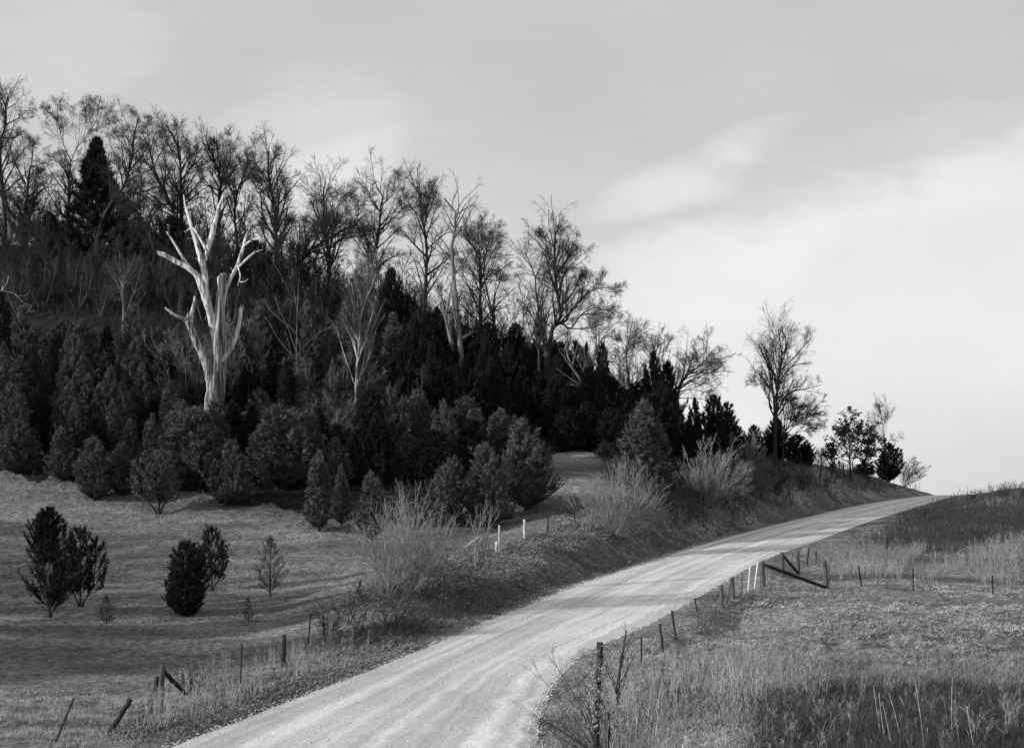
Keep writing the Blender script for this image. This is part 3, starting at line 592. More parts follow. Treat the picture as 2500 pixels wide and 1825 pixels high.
# ------------------------------------------------------------------ cedars
def cedar(seed, H=6., Rm=1.6, nb=170, base=.04, peak=.32, ns=27, nlv=6, up=.75, cone=1., leafL=.25, clump=.3, lw=.10, drop=1.):
    rg = np.random.default_rng(seed)
    u = base+(1-base)*(np.arange(nb)+rg.random(nb))/nb; u = u**.93
    az = np.arange(nb)*2.39996+rg.random(nb)*.7
    q = (u-base)/(1-base)
    prof = np.where(q < peak, .50+.50*np.sin(q/peak*np.pi/2), np.clip((1-(q-peak)/(1-peak)), 0, 1)**cone)
    topb = np.clip((q-.45)/.55, 0, 1)
    lump = 1+clump*2*vnoise(np.cos(az)*1.3+seed, np.sin(az)*1.3+u*7, seed)+rg.normal(size=nb)*.16
    long_ = np.where(rg.random(nb) < .10, 1.28, 1.)
    r = Rm*prof*lump*long_+.04
    rise = r*up*(.7+.6*rg.random(nb))+topb*.09*H*rg.random(nb)
    z0 = np.maximum(H*u-rise*.9, H*base*.8)
    n = 7; s = np.linspace(0, 1, n)
    hd = np.stack([np.cos(az), np.sin(az)], 1)
    P = np.zeros((nb, n, 3)); P[..., :2] = hd[:, None]*(r[:, None]*s[None]**.85)[..., None]; P[..., 2] = z0[:, None]+rise[:, None]*s[None]**1.4
    tr = MB(); tk = np.array([[0, 0, -.3], [.03, .02, H*.3], [-.03, .02, H*.65], [0, 0, H*1.04]]); tubes(tr, resample(tk, 9), np.linspace(.018*H, .01, 9), 7)
    tubes(tr, P, (.012+.012*prof[:, None])*(1-.75*s)[None]*H/6, 3)
    # sprigs
    K = nb*ns; idx = np.repeat(np.arange(nb), ns); t = (.30+.70*rg.random(K)**.7)*(n-1); i = np.minimum(t.astype(int), n-2); fr = (t-i)[:, None]
    p = P[idx, i]*(1-fr)+P[idx, i+1]*fr; T_ = nrm(P[idx, i+1]-P[idx, i])
    d = nrm(T_*.9+rg.normal(size=(K, 3))*.42+np.array([0, 0, .42])); L = (.16+.42*rg.random(K)**1.5)*H/6*np.clip(prof[idx]*2.2+.12, 0, 1)*(1.25-.6*t/(n-1))
    # leaves along each sprig
    K2 = K*nlv; i2 = np.repeat(np.arange(K), nlv); f = rg.random(K2)[:, None]
    b = p[i2]+d[i2]*L[i2, None]*f
    dd = nrm(d[i2]*1.3+rg.normal(size=(K2, 3))*.42)
    ll = (leafL*(.6+.8*rg.random(K2))*H/6)[:, None]
    sd = nrm(np.cross(dd, rg.normal(size=(K2, 3))))*ll*lw
    v = np.stack([b-sd, b+dd*ll*1.0, b+sd], 1)
    fo = MB(); fo.add(v, t=np.arange(K2*3).reshape(-1, 3))
    # upright shoots standing off the bough ends
    sb = np.nonzero((rg.random(nb) < .55) & (q > .12))[0]; nS = len(sb); base_ = P[sb, -1-rg.integers(0, 3, nS)]
    Ls = H*rg.uniform(.05, .13, nS); kS = 22; ii = np.repeat(np.arange(nS), kS); f = rg.random(nS*kS)[:, None]
    ax = nrm(np.stack([hd[sb, 0]*.30, hd[sb, 1]*.30, np.ones(nS)], 1)+rg.normal(size=(nS, 3))*.12)
    b = base_[ii]+ax[ii]*Ls[ii, None]*f; dd = nrm(ax[ii]*.9+rg.normal(size=(nS*kS, 3))*.6*(1.1-f)); ll = leafL*H/6*(1.15-.6*f)*rg.uniform(.6, 1.1, (nS*kS, 1))
    sd = nrm(np.cross(dd, rg.normal(size=(nS*kS, 3))))*ll*lw; fo.add(np.stack([b-sd, b+dd*ll, b+sd], 1), t=np.arange(nS*kS*3).reshape(-1, 3))
    # leader tip
    K3 = 70; zz = H*(.88+.17*rg.random(K3)**1.3); b = np.stack([rg.normal(size=K3)*.03, rg.normal(size=K3)*.03, zz-.1], 1); dd = nrm(rg.normal(size=(K3, 3))*(.55*(1.08-zz/H)/.2+.1)[:, None]+[0, 0, 1.]); sd = nrm(np.cross(dd, rg.normal(size=(K3, 3))))*.03
    fo.add(np.stack([b-sd, b+dd*.24, b+sd], 1), t=np.arange(K3*3).reshape(-1, 3))
    return tr, fo
CP = {}
def multi_cedar(seed, kind):
    kw = dict(KINDS[kind]); rg = np.random.default_rng(seed); n = {'egg': 5, 'ragged': 6, 'cone': 3, 'spire': 2, 'stem': 3, 'sparse': 1, 'round': 5, 'fir': 1}[kind]
    if n == 1: return cedar(seed, **kw)
    tr, fo = MB(), MB(); nb = kw.get('nb', 170)
    for i in range(n):
        q = dict(kw); hq = 1. if i == 0 else rg.uniform(.55, .93); q['Rm'] = kw['Rm']*(.76 if i == 0 else rg.uniform(.36, .60)); q['nb'] = int(nb*(.60 if i == 0 else .30))
        a, b = cedar(seed+50*i, H=6.*hq, **q); az = i*2.3+seed; off = 0 if i == 0 else kw['Rm']*rg.uniform(.35, .62)
        sh = np.array([math.cos(az)*off, math.sin(az)*off, 0.]); tilt = np.array([math.cos(az), math.sin(az), 0])*.05*(i > 0)
        for src, dst in ((a, tr), (b, fo)):
            v = np.concatenate(src.v); v = v+tilt*v[:, 2:3]+sh*np.clip(v[:, 2:3]/1.5, .15, 1)
            dst.add(v, np.concatenate(src.q) if src.q else None, np.concatenate(src.t) if src.t else None)
    return tr, fo
KINDS = {  # shape kinds
 'cone': dict(Rm=1.6, peak=.30, cone=.80, base=.03, clump=.55),
 'egg': dict(Rm=1.75, peak=.48, cone=.52, base=.03, clump=.50),
 'spire': dict(Rm=1.3, peak=.25, cone=.95, base=.03, clump=.55, nb=150),
 'ragged': dict(Rm=1.8, peak=.42, cone=.62, base=.05, clump=.75, up=1.0),
 'fir': dict(Rm=1.9, peak=.10, cone=.80, base=.02, clump=.45, up=.30, nb=230, ns=30),
 'round': dict(Rm=1.7, peak=.5, cone=.38, base=.0, clump=.4),
 'stem': dict(Rm=1.6, peak=.50, cone=.45, base=.20, clump=.8, nb=110, ns=18, up=1.1),
 'sparse': dict(Rm=1.5, peak=.4, cone=.7, base=.12, clump=.5, nb=80, ns=10, nlv=4)}
ALLC = []
def put_cedar(px, top, Y, hw, kind, var, label, group='cedars on the hillside', matk='cedar', name='cedar_tree', cat='cedar', base=None):
    if px > 1640 and base is None: Y = onray(px, top+(1145-top)*.9 if px < 2000 else 1165)+rs.uniform(0, 2)
    x, y, z = at(px, Y)
    if base is not None: z = CZ-(base-Y0)/F*Y; z = min(z, gz(x, y))
    zt = CZ-(top-Y0)/F*Y; H = max(zt-z, 1.2); Wd = hw/F*Y
    sz = H/6.; sxy = Wd/KINDS[kind]['Rm']*.92
    rz = rs.uniform(0, 6.28); key = (kind, var, matk)
    if key not in CP:
        tr, fo = multi_cedar(300+var*7+len(kind)*31, kind)
        root = empty(name, (x, y, z), label, cat, group, rz, (sxy, sxy, sz))
        tr.build('trunk', MT['bark'], root); fo.build('crown', MT[matk], root, smooth=False); CP[key] = root
    else: root = copy_thing(CP[key], (x, y, z), rz, (sxy, sxy, sz), label, cat, group); root.name = name
    return root
GF = 'young cedars in the open pasture'
put_cedar(117, 1240, 86, 44, 'round', 1, 'round dark cedar bush behind the left pair in the pasture', GF, 'cedar_dark', base=1345)
put_cedar(120, 1325, 67.5, 64, 'stem', 1, 'dark pasture cedar with a bare stem, left one of the front pair', GF, 'cedar_dark')
put_cedar(196, 1292, 70, 54, 'stem', 2, 'dark pasture cedar with a slim bare stem, right one of the front pair', GF, 'cedar_dark')
put_cedar(455, 1325, 68, 60, 'round', 2, 'dense dark cedar standing full to the ground in mid pasture', GF, 'cedar_dark')
put_cedar(517, 1288, 78, 42, 'stem', 3, 'narrow dark cedar behind the dense one in mid pasture', GF, 'cedar_dark')
put_cedar(660, 1312, 75, 38, 'sparse', 1, 'thin see-through young cedar with a wispy grey crown', GF, 'wispy')
put_cedar(260, 1455, 63.5, 20, 'sparse', 2, 'tiny dark cedar seedling right of the front pair', GF, 'cedar')
put_cedar(606, 1468, 66, 14, 'sparse', 3, 'tiniest cedar seedling, below the thin wispy cedar', GF, 'cedar')
GE = 'cedars along the pasture edge'
for r in [
 (40,1030,112,55,'egg',1,'cedar in the shade at the left frame edge above the pasture'),
 (150,1045,111,42,'cone',1,'slim cedar left of the pale-tipped one at the pasture edge'),
 (228,1072,108,50,'egg',2,'light-tipped oval cedar standing out at the pasture edge'),
 (300,1085,109.5,46,'ragged',1,'ragged cedar between the light oval one and the stemmed one'),
 (388,1105,106,58,'stem',2,'rounded cedar with a short visible trunk at the pasture edge'),
 (470,1000,112,82,'egg',1,'tall broad cedar right of the stemmed cedar at the pasture edge'),
 (565,1080,108,58,'ragged',2,'feathery cedar below the snag at the pasture edge'),
 (680,995,112,80,'egg',3,'big pointed cedar filling the edge right of the snag'),
 (780,1105,101,46,'spire',1,'light narrow spire cedar standing forward of the thicket'),
 (832,1140,103,32,'spire',2,'small cedar squeezed between the two forward spires'),
 (905,1155,99,46,'cone',2,'dark little cone cedar just left of the big pale bush'),
 (1100,1120,104,55,'ragged',1,'shaded cedar behind the top of the big pale bush'),
 (1195,1088,104,58,'egg',2,'left half of the rounded cedar pair by the grassy gap'),
 (1285,1030,108,76,'ragged',2,'broad cedar at the grassy gap with swept grey tips'),
 (1572,985,119,82,'cone',3,'large light grey cedar cone rising behind the roadside bushes'),
 (1480,1075,128,34,'spire',3,'slim grey cedar left of the large light cone')]:
    put_cedar(*r[:6], r[6], GE, 'cedar')
GD = 'dark cedars against the sky'
for r in [
 (1595,865,138,42,'ragged',2,'tallest black cedar of the pair against the sky'),
 (1630,890,139,44,'egg',1,'right partner of the tallest black cedar'),
 (1610,940,134,70,'ragged',1,'wide black cedar under the tall pair'),
 (1470,845,136,34,'egg',2,'black cedar beside the hooked grey tree'),
 (1440,900,134,50,'egg',3,'black cedar at the feet of the grey trees'),
 (1698,975,140,24,'ragged',2,'small black cedar left of the pointed one on the skyline'),
 (1752,968,138,48,'egg',3,'pointed black cedar alone on the skyline slope'),
 (1785,1010,137,38,'egg',1,'low black cedar at the right foot of the pointed one'),
 (1842,1040,140,30,'egg',1,'small black cedar left of the lone tree'),
 (1896,1022,138,44,'ragged',2,'black cedar wrapped round the lone tree\'s trunk'),
 (1945,1062,141,42,'egg',2,'black cedar low right of the lone tree'),
 (1975,1090,143,20,'ragged',1,'smallest black cedar at the right end of the lone tree clump'),
 (2168,1083,152,36,'egg',3,'squat black cedar beside the leafy oak near the crest'),
 (2110,1130,153,30,'ragged',1,'low black cedar under the leafy oak')]:
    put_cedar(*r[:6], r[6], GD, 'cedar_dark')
put_cedar(236, 345, 164, 86, 'fir', 7, 'tall dark spruce standing among the bare trees on the ridge', None, 'cedar_dark', 'spruce_tree', 'spruce')
put_cedar(525, 980, 113, 58, 'ragged', 3, 'feathery cedar hiding the foot of the snag', None, 'cedar')
put_cedar(462, 1005, 113.5, 44, 'cone', 2, 'cedar touching the left side of the snag foot', None, 'cedar')
put_cedar(120, 520, 166, 44, 'fir', 8, 'low dark spruce left of the tall spruce', None, 'cedar_dark', 'spruce_tree', 'spruce')
put_cedar(350, 545, 165, 40, 'egg', 1, 'low dark cedar right of the tall spruce on the ridge', None, 'cedar_dark')
put_cedar(425, 530, 164, 55, 'egg', 2, 'dark cedar under the leaning tree left of the snag top', None, 'cedar_dark')
put_cedar(620, 590, 160, 60, 'egg', 1, 'dark cedar on the ridge right of the snag', None, 'cedar_dark')
put_cedar(960, 660, 152, 45, 'egg', 1, 'dark cedar mass between the V-forked and the straight tree', None, 'cedar_dark')
# the thicket, row by row
rowsC = [(114.5, -30, 1180, 62, (3.4, 6.4)), (119, -60, 1240, 66, (3.6, 7.6)), (124, -30, 1180, 70, (3.6, 7.6)), (129, -70, 1260, 72, (3.8, 7.8)), (134, -40, 1340, 72, (3.8, 8)), (139.5, 640, 1420, 66, (4, 8)), (145, 860, 1480, 62, (3.6, 7.6)), (151, 1000, 1460, 60, (4.5, 6.5))]
rn = ['front', 'second', 'third', 'fourth', 'fifth', 'sixth', 'seventh', 'hindmost']
kk = ['egg', 'cone', 'ragged', 'cone', 'spire', 'egg']
for ri, (Y, a, b, st, (h0, h1)) in enumerate(rowsC):
    px = a; k = 0
    while px < b:
        p = px+rs.uniform(-16, 16); yy_ = Y+rs.uniform(-1.8, 1.8)
        x, y, z = at(p, yy_); H = rs.uniform(h0, h1)
        if 440 < p < 600 and 116 < yy_ < 124: H = min(H, 4.6)
        if ri in (0, 1) and p > 1000: H *= .9
        top = Y0-(z+H-CZ)*F/yy_
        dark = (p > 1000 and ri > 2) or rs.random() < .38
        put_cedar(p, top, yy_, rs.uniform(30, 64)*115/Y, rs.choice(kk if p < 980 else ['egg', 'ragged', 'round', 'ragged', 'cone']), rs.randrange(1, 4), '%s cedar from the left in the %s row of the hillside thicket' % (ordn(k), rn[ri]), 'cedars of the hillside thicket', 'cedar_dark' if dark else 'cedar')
        k += 1; px += st*rs.uniform(.8, 1.2)
# dark cedars up the bank behind the roadside shrubs (right)
for k, (px, top, Y, hw) in enumerate([(1385,1000,129,42),(1435,985,130.5,44),(1490,1000,129,40),(1340,1015,131,40),(1350,985,131,40),(1400,960,134,46),(1520,960,134,50),(1500,930,138,50),(1560,940,140,55),(1660,1010,136,45),(1700,1040,134,48),(1655,1060,130,40),(1550,1000,130,50),(1420,1010,130,44),(1320,940,140,40),(1380,900,145,40),(1740,1045,133,40),(1800,1060,137,34)]):
    put_cedar(px, top, Y, hw*1.15, ('egg', 'ragged', 'round')[k % 3], 1+k % 3, '%s dark cedar from the front left in the clump behind the light grey cone' % ordn(k), 'dark cedars of the clump above the bank', 'cedar_dark')

# ------------------------------------------------------------------ leafy oak at the crest
def oak():
    rg = np.random.default_rng(77); Y = onray(2076, 1172)
    r = bare_tree('oak_tree', 'small oak still holding dark leaves in flat layers near the crest', R4, Y,
        [[(1035,1290),(1032,1150),(1028,1020),(1030,890)],[(1032,1180),(960,1150),(880,1140)],[(1032,1150),(1110,1150),(1190,1160)],[(1030,1090),(960,1070),(900,1080)],[(1030,1080),(1110,1040),(1180,950)],[(1030,1020),(970,990),(930,960)],[(1030,1010),(1080,970),(1100,940)],[(1060,1250),(1050,1180),(1100,1100),(1160,1080)],[(1110,1040),(1180,1060),(1240,1040)]], .13, seed=78, dens_=1.0, lv=3, L2=.62, up=.02, cat='oak', group=None)
    lf = MB(); me = [c for c in r.children if c.name.startswith('crown')][0].data
    co = np.empty(len(me.vertices)*3, np.float32); me.vertices.foreach_get('co', co); co = co.reshape(-1, 3)
    n = 4200; P = co[rg.integers(0, len(co), n)]+rg.normal(size=(n, 3))*.10
    d = nrm(rg.normal(size=(n, 3))); s_ = nrm(np.cross(d, rg.normal(size=(n, 3)))); L = rg.uniform(.10, .21, n)[:, None]
    lf.add(np.stack([P-d*L, P+s_*L*.5, P+d*L, P-s_*L*.5], 1), np.arange(n*4).reshape(-1, 4))
    lf.build('leaves', MT['oakleaf'], r, smooth=False)
oak()

# ------------------------------------------------------------------ roadside bare bushes
def bush(px, Y, topy, seed, label, stems, fan, lean, twig='pale', bark='pale', cnt=(7, 5, 0), tw=.009, name='bare_bush', cat='bush', group=None, crv=.2, basepy=None, wid=1.):
    if basepy: Y = onray(px, basepy)
    x, y, z = at(px, Y); H = CZ-(topy-Y0)/F*Y-z
    t = brushy(seed, H*1.08, 2, stems, twig, bark, lean=lean, fan=fan, cnt=cnt, tw=tw, crv=crv, name=name)
    return make_proto(t, (x, y, z), (wid, wid, 1), label, cat, group)
bush(985, 66, 1190, 401, 'biggest pale leafless bush with whip-like stems beside the pasture', 80, 1.05, (.10, -.1), cnt=(8, 4, 0), tw=.008, crv=.5)
bush(950, 64.5, 1330, 402, 'low tangled pale bush at the left foot of the biggest one', 26, 1.25, (.25, -.1), cnt=(7, 6, 0), tw=.009)
bush(1172, 76, 1198, 403, 'slim pale sapling with ladder-like twigs right of the biggest bush', 3, .25, (0, 0), cnt=(14, 3, 0), tw=.010, name='bare_sapling', cat='sapling')
bush(1500, 99, 1118, 404, 'round pale leafless bush on the bank above the road bend', 70, 1.15, (.14, -.1), cnt=(8, 4, 0), tw=.011, crv=.4)
bush(1722, 124, 1058, 405, 'grey leafless bush fanned out below the black cedars', 34, 1.0, (.25, 0), twig='pale', bark='pale', cnt=(8, 6, 0), tw=.015, basepy=1235)
bush(1790, 126, 1030, 406, 'taller forked grey sapling right of the fanned bush', 6, .6, (.05, 0), twig='twig2', bark='bark2', cnt=(10, 6, 2), tw=.016, name='bare_sapling', cat='sapling', basepy=1215)
bush(1835, 128, 1085, 407, 'dim grey bush on the bank below the lone tree', 20, .9, (.2, 0), twig='twig2', bark='bark2', cnt=(7, 6, 2), tw=.014, basepy=1210)
bush(1885, 132, 1100, 408, 'dim twiggy bush at the top of the bank right of the grey bushes', 18, .9, (.1, 0), twig='midtwig', bark='bark2', cnt=(7, 6, 2), tw=.014, basepy=1200)
bush(2206, 168, 1098, 409, 'wind-swept bare shrub at the very end of the bank near the crest', 16, .8, (.45, 0), twig='twig', bark='bark', cnt=(8, 6, 0), tw=.014, basepy=1185)
bush(2005, 158, 1075, 410, 'thin bare shrub seen through the gap left of the oak', 9, .5, (0, 0), twig='midtwig', bark='bark2', cnt=(7, 5, 0), tw=.012, basepy=1142)
bush(2450, 150, 1172, 411, 'small bare shrub on the right skyline', 9, .9, (-.1, 0), twig='twig', bark='bark', cnt=(7, 4, 0), tw=.012)
bush(2380, 152, 1186, 412, 'tiny bare shrub on the right skyline left of the larger shrub', 6, .9, (-.2, 0), twig='twig', bark='bark', cnt=(6, 4, 0), tw=.010)
bush(2495, 148, 1180, 413, 'bare shrub at the right frame edge on the skyline', 9, .9, (.1, 0), twig='twig', bark='bark', cnt=(7, 4, 0), tw=.012)
bush(1516, 33, 1442, 414, 'young leafless sapling by the road edge in front of the gravel', 1, .02, (0, 0), twig='midtwig', bark='bark', cnt=(9, 2, 0), tw=.004, name='bare_sapling', cat='sapling')
bush(1478, 30.5, 1545, 415, 'spiky leafless shrub reaching left over the road by the vine-covered post', 13, 1.15, (-.5, 0), twig='midtwig', bark='bark', cnt=(5, 4, 0), tw=.004)
bush(1290, 92, 1265, 416, 'faint pale shrub just right of the lichened posts', 9, .8, (0, 0), twig='pale', bark='pale', cnt=(5, 3, 0), tw=.008)
bush(535, 46, 1555, 417, 'little pale leafless shrub in the verge right of the old brace post', 9, .55, (0, 0), twig='pale', bark='pale', cnt=(5, 3, 0), tw=.006)
bush(470, 46.5, 1590, 418, 'leafy dark low shrub behind the fallen brace', 7, .8, (0, 0), twig='brush', bark='bark', cnt=(7, 5, 0), tw=.010)
bush(810, 57, 1465, 419, 'grey stump-like shrub on the left bank', 5, .4, (0, 0), twig='midtwig', bark='bark2', cnt=(7, 5, 0), tw=.010)
bush(2420, 21.5, 1690, 420, 'pale branching dead shrub in the bottom right corner', 8, .8, (0, 0), twig='weed', bark='weed', cnt=(6, 4, 0), tw=.0035)

# ------------------------------------------------------------------ posts and braces
def post(name, label, p0, p1, Y, wpx, m='darkwood', group=None, cat='fence post', k=10, nail=False, parent=None, amp=.10, Y1=None, grnd=True, taper=.95):
    A_, B_ = Wp(*p0, Y), Wp(*p1, Y1 or Y)
    if grnd:
        g = gz(A_[0], A_[1])-.25
        if A_[2] > g:
            d = (B_-A_)/max(B_[2]-A_[2], .2); A_ = A_+d*(g-A_[2])*1.0
    rg = np.random.default_rng(int(p0[0])); r = wpx/2/F*Y
    n = 9; s_ = np.linspace(0, 1, n)[:, None]; off = np.array(parent.location) if parent else A_
    P = A_*(1-s_)+B_*s_-off; P[1:-1] += rg.normal(size=(n-2, 3))*r*.12
    R = r*(1+(taper-1)*s_[:, 0])*(1+rg.normal(size=n)*.05)
    mb = MB(); capped(mb, P, R, k, (rg, amp, 2.))
    if parent:
        return mb.build(name, MT[m], parent)
    o = mb.build(name, MT[m]); o.location = tuple(A_); tag(o, label, cat, group); return o
def tpost(label, p0, p1, Y, group):
    """rolled steel T post with studs and a spade plate"""
    A_, B_ = Wp(*p0, Y), Wp(*p1, Y); g = gz(A_[0], A_[1])-.2
    if A_[2] > g: A_ = A_+(B_-A_)/max(B_[2]-A_[2], .2)*(g-A_[2])
    d = nrm(B_-A_); L = np.linalg.norm(B_-A_); w_ = .028*max(1, Y/55)
    u = np.array([1., 0, 0]); u = nrm(u-d*np.dot(u, d)); v_ = np.cross(d, u)
    mb = MB()
    def box(c, hx, hy, l0, l1):
        q = [c+u*a*hx+v_*b*hy+d*l for l in (l0, l1) for a, b in ((-1, -1), (1, -1), (1, 1), (-1, 1))]
        mb.add(q, [(0, 1, 2, 3), (7, 6, 5, 4), (0, 4, 5, 1), (1, 5, 6, 2), (2, 6, 7, 3), (3, 7, 4, 0)])
    z = np.zeros(3); box(z, w_, .004, 0, L); box(z+v_*(w_*.7+.005), .005, w_*.7, 0, L-.003)
    for q in np.arange(.35, L-.04, .12): box(z-v_*.012, .012, .007, q, q+.03)
    o = mb.build('steel_post', MT['steel'], smooth=False); o.location = tuple(A_); return tag(o, label, 'fence post', group)
GS = 'steel posts of the pasture fence'
tpost('leaning thin steel post at the bottom left of the verge', (128,1830), (181,1702), 36, GS)
post('fence_post', 'thick dark post toppling right beside the leaning steel post', (256,1805), (318,1706), 37.5, 13, 'darkwood')
post('fence_post', 'dark split post leaning against the round old post', (365,1742), (384,1650), 41.5, 11, 'darkwood')
def brace(label, loc, posts, rails, Y, m1='postwood', group=None):
    root = empty('fence_brace', loc, label, 'fence brace', group)
    for (a, b, yy2, w_) in posts: post('post', None, a, b, yy2, w_, m1, parent=root)
    for (a, b, ya, yb, w_, m) in rails: post('rail', None, a, b, ya, w_, m, parent=root, Y1=yb, grnd=False)
    return root
x, y, z = at(395, 42)
brace('old round brace post with a broken rail sloping to the right', (x, y, z), [((393,1732), (397,1622), 42, 14)], [((455,1692), (400,1638), 43.6, 42.1, 12, 'darkwood')], 45)
post('fence_post', 'short dark stub behind the broken rail', (482,1672), (481,1641), 47, 10, 'darkwood')
tpost('slim steel post left of the leafy verge shrub', (588,1655), (590,1570), 48, GS)
post('fence_post', 'dark viny wooden post halfway up the left fence', (692,1615), (694,1548), 51.5, 11, 'darkwood')
tpost('steel post leaning a little at the start of the left bank', (752,1580), (759,1495), 57, GS)
tpost('short tilted steel post left of the biggest pale bush', (869,1452), (884,1410), 70, GS)
post('fence_post', 'old grey stump post with a dead twig on the left bank', (806,1545), (812,1490), 56.5, 10, 'greypost')
post('fence_post', 'tiny white post top showing through the biggest pale bush', (940,1350), (941,1322), 88, 6, 'greypost')
x, y, z = at(1216, 84)
brace('lichened pale post lashed to a shorter thick stump', (x, y, z), [((1219,1365), (1219,1281), 84, 5.5), ((1212,1362), (1213,1321), 83.7, 9)], [], 84, 'greypost')
post('fence_post', 'lichened pale post standing alone in the pasture gap', (1281,1318), (1280,1267), 91, 7, 'greypost', amp=.2)
post('fallen_log', 'pale fallen pole slanting below the slim sapling', (1133,1338), (1172,1308), 84, 6, 'greypost', cat='log', grnd=False)
tpost('first thin steel post right of the lone lichened post', (1338,1303), (1337,1260), 96, GS)
tpost('second thin steel post right of the lone lichened post', (1403,1290), (1403,1243), 99, GS)
tpost('steel post at the left side of the round pale bush', (1459,1276), (1459,1242), 104, GS)
for k, (a, b, Y) in enumerate([((2002,1168), (2005,1138), 150), ((2030,1160), (2033,1137), 153), ((2037,1180), (2046,1160), 150), ((2057,1150), (2060,1134), 157)]):
    Y = onray(a[0], a[1])
    post('fence_post', ['dark thin post on the skyline dip', 'second dark thin post on the skyline dip', 'tilted dark stick below the skyline dip', 'farthest dark post left of the oak trunk'][k], a, b, Y, 4, 'darkwood')
# right-hand fence
GR = 'steel posts of the right fence'
x, y, z = at(1863, 77.5)
brace('large brace of two round posts joined by a long sloping dark pole', (x, y, z), [((1864,1438), (1860,1369), 77.5, 12), ((2017,1436), (2012,1368), 80, 12)], [((2018,1434), (1862,1376), 79.6, 77.2, 8.5, 'darkwood')], 77)
x, y, z = at(1911, 85)
brace('smaller brace of two posts behind the large one with a short diagonal', (x, y, z), [((1911,1413), (1909,1347), 85, 10), ((1949,1399), (1947,1343), 89, 9.5)], [((1951,1401), (1914,1358), 88.6, 85, 6.5, 'darkwood')], 85)
x, y, z = at(1762, 69.5)
brace('nearest brace of two posts with a thin leaning stick between them', (x, y, z), [((1764,1506), (1761,1428), 69.5, 11), ((1791,1485), (1788,1408), 72, 9)], [((1769,1498), (1786,1412), 69.7, 71.7, 4.5, 'postwood')], 69)
post('marker_stake', 'dull thin stake right of the nearest brace', (1810,1476), (1812,1395), 73, 3.2, 'postwood', cat='stake', group='thin stakes in the road fence', k=6)
post('marker_stake', 'left of the two white stakes before the large brace', (1825,1459), (1831,1383), 74.5, 3.8, 'white', cat='stake', group='thin stakes in the road fence', k=6)
post('marker_stake', 'right, slightly bent white stake against the large brace', (1841,1448), (1850,1372), 76, 3.8, 'white', cat='stake', group='thin stakes in the road fence', k=6)
tpost('steel post leaning left just below the nearest brace', (1709,1530), (1696,1459), 66, GR)
post('fence_post', 'crooked dark post leaning left in the weeds', (1653,1580), (1640,1489), 58, 6, 'darkwood')
post('fence_post', 'dark knotty post left of the crooked one', (1619,1605), (1612,1521), 52, 7, 'darkwood')
tpost('short thin steel post between the sapling and the knotty post', (1566,1640), (1566,1553), 46, GR)
post('fence_post', 'dark leaning stick behind the small brace', (1969,1388), (1976,1336), 92, 4, 'darkwood')
post('fence_post', 'short dark post right of the leaning stick', (1992,1380), (1993,1346), 93, 4, 'darkwood')
post('fence_post', 'thin pole behind the right post of the large brace', (2024,1428), (2022,1376), 82, 4, 'postwood')
tpost('pale-topped steel post right of the large brace', (2104,1435), (2096,1379), 81, GR)
tpost('upright steel post in front of the bright tall grass', (2230,1452), (2229,1387), 80, GR)
tpost('farthest right steel post beside the bright tall grass', (2424,1465), (2423,1404), 79, GR)
post('fence_post', 'leaning dark post in the brush under the far bank', (2112,1362), (2119,1329), 101, 4.5, 'darkwood')
post('fence_post', 'weedy dark stump in the brush right of the leaning post', (2163,1352), (2165,1312), 104, 7, 'darkwood')
post('fence_post', 'bare post overgrown with vines by the road bend', (1458,1790), (1464,1566), 30, 15, 'darkwood', amp=.3)
post('fence_post', 'short black stub right of the vine-covered post', (1483,1795), (1484,1738), 27.5, 12, 'darkwood')
# ------------------------------------------------------------------ vine leaves on the post
def leaf_cluster(name, label, pts, seed, m='leaf', cat='vine', size=(.02, .05)):
    rg = np.random.default_rng(seed); mb = MB(); o0 = None
    for (px, py, Y, w_, n) in pts:
        c = Wp(px, py, Y)
        if o0 is None: o0 = c.copy()
        P = c+rg.normal(size=(n, 3))*np.array(w_)-o0
        d = nrm(rg.normal(size=(n, 3))); s_ = nrm(np.cross(d, rg.normal(size=(n, 3)))); L = rg.uniform(size[0], size[1], n)[:, None]
        mb.add(np.stack([P-d*L, P+s_*L*.6, P+d*L, P-s_*L*.6], 1), np.arange(n*4).reshape(-1, 4))
    # stems joining the leaves
    Q = np.array([Wp(a, b, c) for a, b, c, _, _ in pts])-o0
    if len(Q) > 2: tubes(mb, resample(Q, 40)+rg.normal(size=(40, 3))*.03, np.full(40, .008), 4)
    o = mb.build(name, MT[m], smooth=False); o.location = tuple(o0); return tag(o, label, cat)
leaf_cluster('vine', 'dry-leaved vine wrapped round the post by the road bend', [(1462,1590,30,(.05,.06,.15),30),(1458,1640,29.95,(.10,.08,.2),150),(1452,1690,29.9,(.12,.1,.2),150),(1465,1720,29.9,(.16,.1,.2),160),(1480,1750,29.6,(.22,.12,.2),160)], 1)
leaf_cluster('seedling', 'pale dried leaves in the weeds right of centre foreground', [(1985,1680,33,(.16,.2,.1),40),(2040,1700,32,(.2,.2,.12),50),(2000,1720,31,(.2,.2,.1),30)], 2, cat='dry plant')

